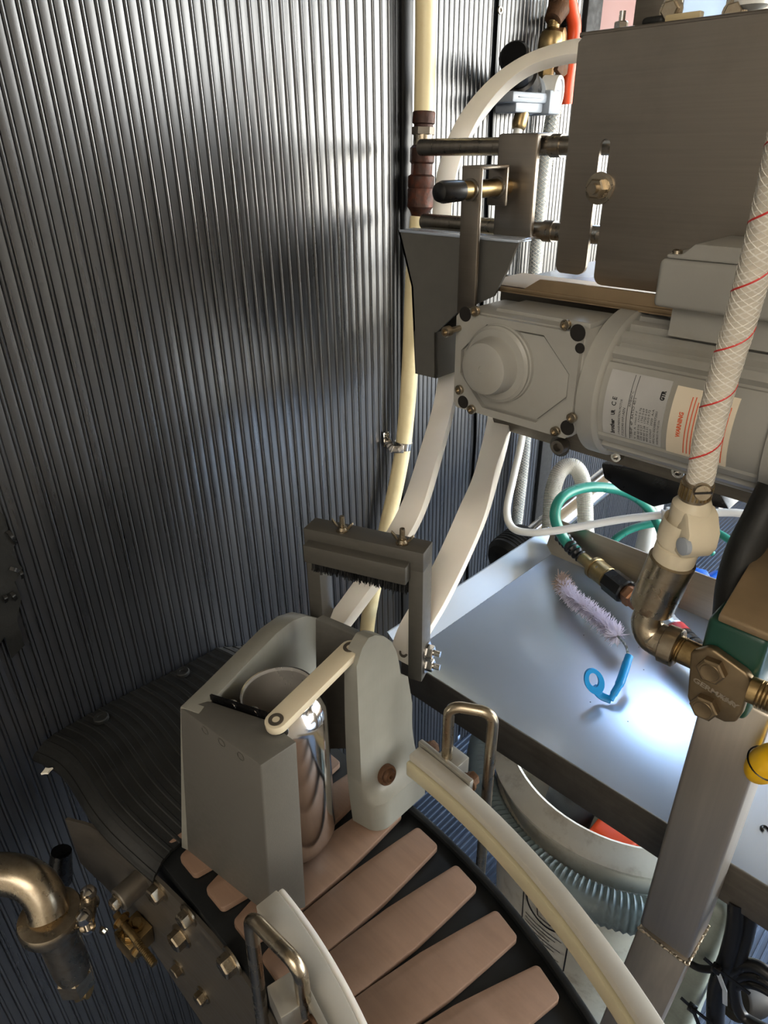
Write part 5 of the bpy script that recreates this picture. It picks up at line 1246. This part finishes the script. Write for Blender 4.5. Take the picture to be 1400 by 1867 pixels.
for pts_, r_, lb in cab:
    bm = NB(); tube(bm, catmull([PY(x_, y_, YC) for x_, y_ in pts_], 8), r_, 14); tag(obj('black_cable', bm, MT['cable']), lb, 'cable', 'cables under the tray')
for (x_, y_, lb) in ((1306, 1766, 'black cable tie on the upper cable crossing by the enclosure'), (1262, 1838, 'black cable tie low on the enclosure edge')):
    c = PY(x_, y_, YC-.012); zt_ = thing('cable_tie', lb, 'cable tie', c)
    bm = NB(); box(bm, c-V((.004, .003, .004)), c+V((.004, .003, .004)), .0008); part('head', bm, MT['black'], zt_)
    bm = NB(); sweep(bm, [c, c+V((.012, .001, -.022)), c+V((.016, .004, -.045))], [(0, -1, 0)]*3, .0042, .0009); part('tail', bm, MT['acrylic'] if y_ < 1800 else MT['black'], zt_)
    bm = NB(); sweep(bm, [c-V((.012, 0, -.002)), c, c+V((.03, .002, -.004))], [(0, -1, 0)]*3, .0042, .001); part('strap', bm, MT['black'], zt_)
bm = NB(); lathe(bm, PY(1337, 1818, .52), (-.4, -.8, .4), [(.022, -.03), (.022, 0), (.020, .003), (.014, .003), (.013, .001), (.007, .001), (.006, .003), (1e-4, .003)], 32); tag(obj('cable_gland', bm, MT['motor_dark']), 'round dark grey gland among the black cables', 'gland')
# yellow lever end at the right edge
bm = NB(); yp = PY(1398, 1392, .405); t = bmesh.new(); bmesh.ops.create_uvsphere(t, u_segments=28, v_segments=18, radius=1)
for v in t.verts: v.co = yp+V((v.co.x*.012+.003*v.co.z, v.co.y*.012, v.co.z*.0185+.002*v.co.x))
merge(bm, t); yl = thing('yellow_float', 'yellow rounded plastic float with a black seam at the right edge', 'float', yp-V((0, 0, .018))); part('shell', bm, MT['yellow'], yl)
bm = NB(); lathe(bm, yp, V((.25, -.2, 1)), [(.0118, -.0006), (.0128, 0), (.0118, .0006)], 32, False); part('seam', bm, MT['black'], yl, 'black seam')

# ================================================================== FITTINGS on top of the cover plate
zt5 = zt1+.0025
sd = NB(); p0, p1 = PZ(1148, 56, zt5), PZ(1216, 50, zt5); box(sd, (p0.x, .575, zt5), (p1.x, .60, zt5+.09), .0015); tag(obj('steel_upright', sd, MT['steel_dark']), 'dull grey upright standing on the cover plate top edge', 'upright')
ac_ = NB(); p0, p1 = PY(1216, 40, .585), PY(1338, 36, .585); box(ac_, (p0.x, .585, zt5), (p1.x, .612, zt5+.09), .002); tag(obj('acrylic_block', ac_, MT['acrylic']), 'frosted clear acrylic block between two bolted clips above the cover plate', 'block')
for (x_, y_, lb) in ((1224, 20, 'left of two steel clips with a hex bolt on the cover plate'), (1339, 24, 'right of two steel clips with a hex bolt on the cover plate')):
    c = PY(x_, y_, .574); cl_ = thing('bolt_clip', lb, 'clip', V((c.x, .574, zt5)), 'clips on the cover plate')
    bm = NB(); box(bm, (c.x-.0075, .574, zt5), (c.x+.0075, .577, c.z+.010), .0012); box(bm, (c.x-.0075, .566, zt5), (c.x+.0085, .577, zt5+.0022), .001); part('angle', bm, MT['chrome'], cl_)
    bm = NB(); hexhead(bm, V((c.x, .574, c.z)), (.12, -1, 0), .0062, .005, True, .4); part('hex_bolt', bm, MT['nickel'], cl_)
p0, p1 = PY(1214, 50, .562), PY(1278, 44, .562); bm = NB(); box(bm, (p0.x, .558, zt5), (p1.x, .5645, zt5+.0048), .0008); tag(obj('spacer_block', bm, MT['tan']), 'small tan spacer strip lying under the left clip', 'spacer')
p0 = PY(1190, 48, .570); bm = NB(); box(bm, (p0.x-.008, .566, zt5), (p0.x+.009, .574, zt5+.0065), .003, 3); tag(obj('rubber_pad', bm, MT['rubber']), 'black rubber pad beside the grey upright on the cover plate', 'pad')
p0 = PY(1372, -2, .58); bm = NB(); lathe(bm, V((p0.x, .58, zt5)), (0, 0, 1), [(.003, 0), (.003, p0.z-zt5-.008), (.0115, p0.z-zt5-.004), (.0125, p0.z-zt5+.004), (.0125, p0.z-zt5+.02), (1e-4, p0.z-zt5+.022)], 28); tag(obj('round_knob', bm, MT['white']), 'round translucent white knob at the top right corner', 'knob')

# ================================================================== SANITARY PIPE, lower left
sn = thing('sanitary_elbow', 'polished steel pipe elbow with a bolted clamp at the lower left edge', 'pipe', PD(95, 1660, .56))
k = .56
path = catmull([PD(-90, 1598, k), PD(-30, 1594, k), PD(15, 1594, k), PD(55, 1606, k), PD(80, 1634, k), PD(90, 1668, k)], 8)
bm = NB(); tube(bm, path, .0162, 32); part('elbow', bm, MT['nickel'], sn)
c = PD(90, 1668, k); dv = V((0, 0, -1))
bm = NB(); lathe(bm, c, dv, [(.0165, -.003), (.0240, -.0015), (.0252, .001), (.0252, .009), (.024, .0115), (.018, .0125)], 40); part('clamp_ring', bm, MT['nickel'], sn)
ed = (_r*.85+_fw*.2); ed.z = 0; ed.normalize(); ev = V((-ed.y, ed.x, 0))
bm = NB(); obox(bm, c+ed*.022-ev*.011+V((0, 0, -.010)), ed*.013, ev*.022, V((0, 0, .011)), .002); part('clamp_lug', bm, MT['nickel'], sn)
for s_ in (-.006, .007):
    q = c+ed*.029+ev*(s_*1.6)+V((0, 0, -.014)); bm = NB(); tube(bm, [q, q+V((0, 0, .02))], .003, 12); lathe(bm, q+V((0, 0, .014)), (0, 0, 1), [(.0065, 0), (.0068, .002), (.0055, .006), (.003, .0075), (1e-4, .0078)], 18); lathe(bm, q+V((0, 0, .001)), (0, 0, 1), [(.0062, 0), (.0066, .002), (.0062, .004)], 18); part('clamp_bolt', bm, MT['chrome'], sn)
bm = NB(); lathe(bm, c, dv, [(.017, .012), (.0158, .018), (.0152, .072), (.0146, .080), (.0142, .084)], 32); part('reducer', bm, MT['nickel'], sn)
bm = NB(); lathe(bm, c, dv, [(.0142, .082), (.0158, .084), (.0158, .102), (.014, .104)], 6); part('hex_collar', bm, MT['nickel'], sn)
bm = NB(); q = c+dv*.103; lathe(bm, q, dv, [(.006, 0), (.006, .008)], 16); obox(bm, q+V((-.010, -.004, -.019)), V((.013, -.004, 0)), V((.003, .010, 0)), V((0, 0, .012)), .002); lathe(bm, q+dv*.007+V((.004, .003, 0)), (.6, .5, 0), [(.0075, -.002), (.0075, .005), (1e-4, .005)], 18); part('bleed_tap', bm, MT['brass'], sn)
bm = NB(); tube(bm, [PX(112, 1552, -.50), PX(108, 1605, -.50)], [.009, .012], 14); tag(obj('black_plug', bm, MT['black']), 'black rubber plug on the wall behind the steel elbow', 'plug')
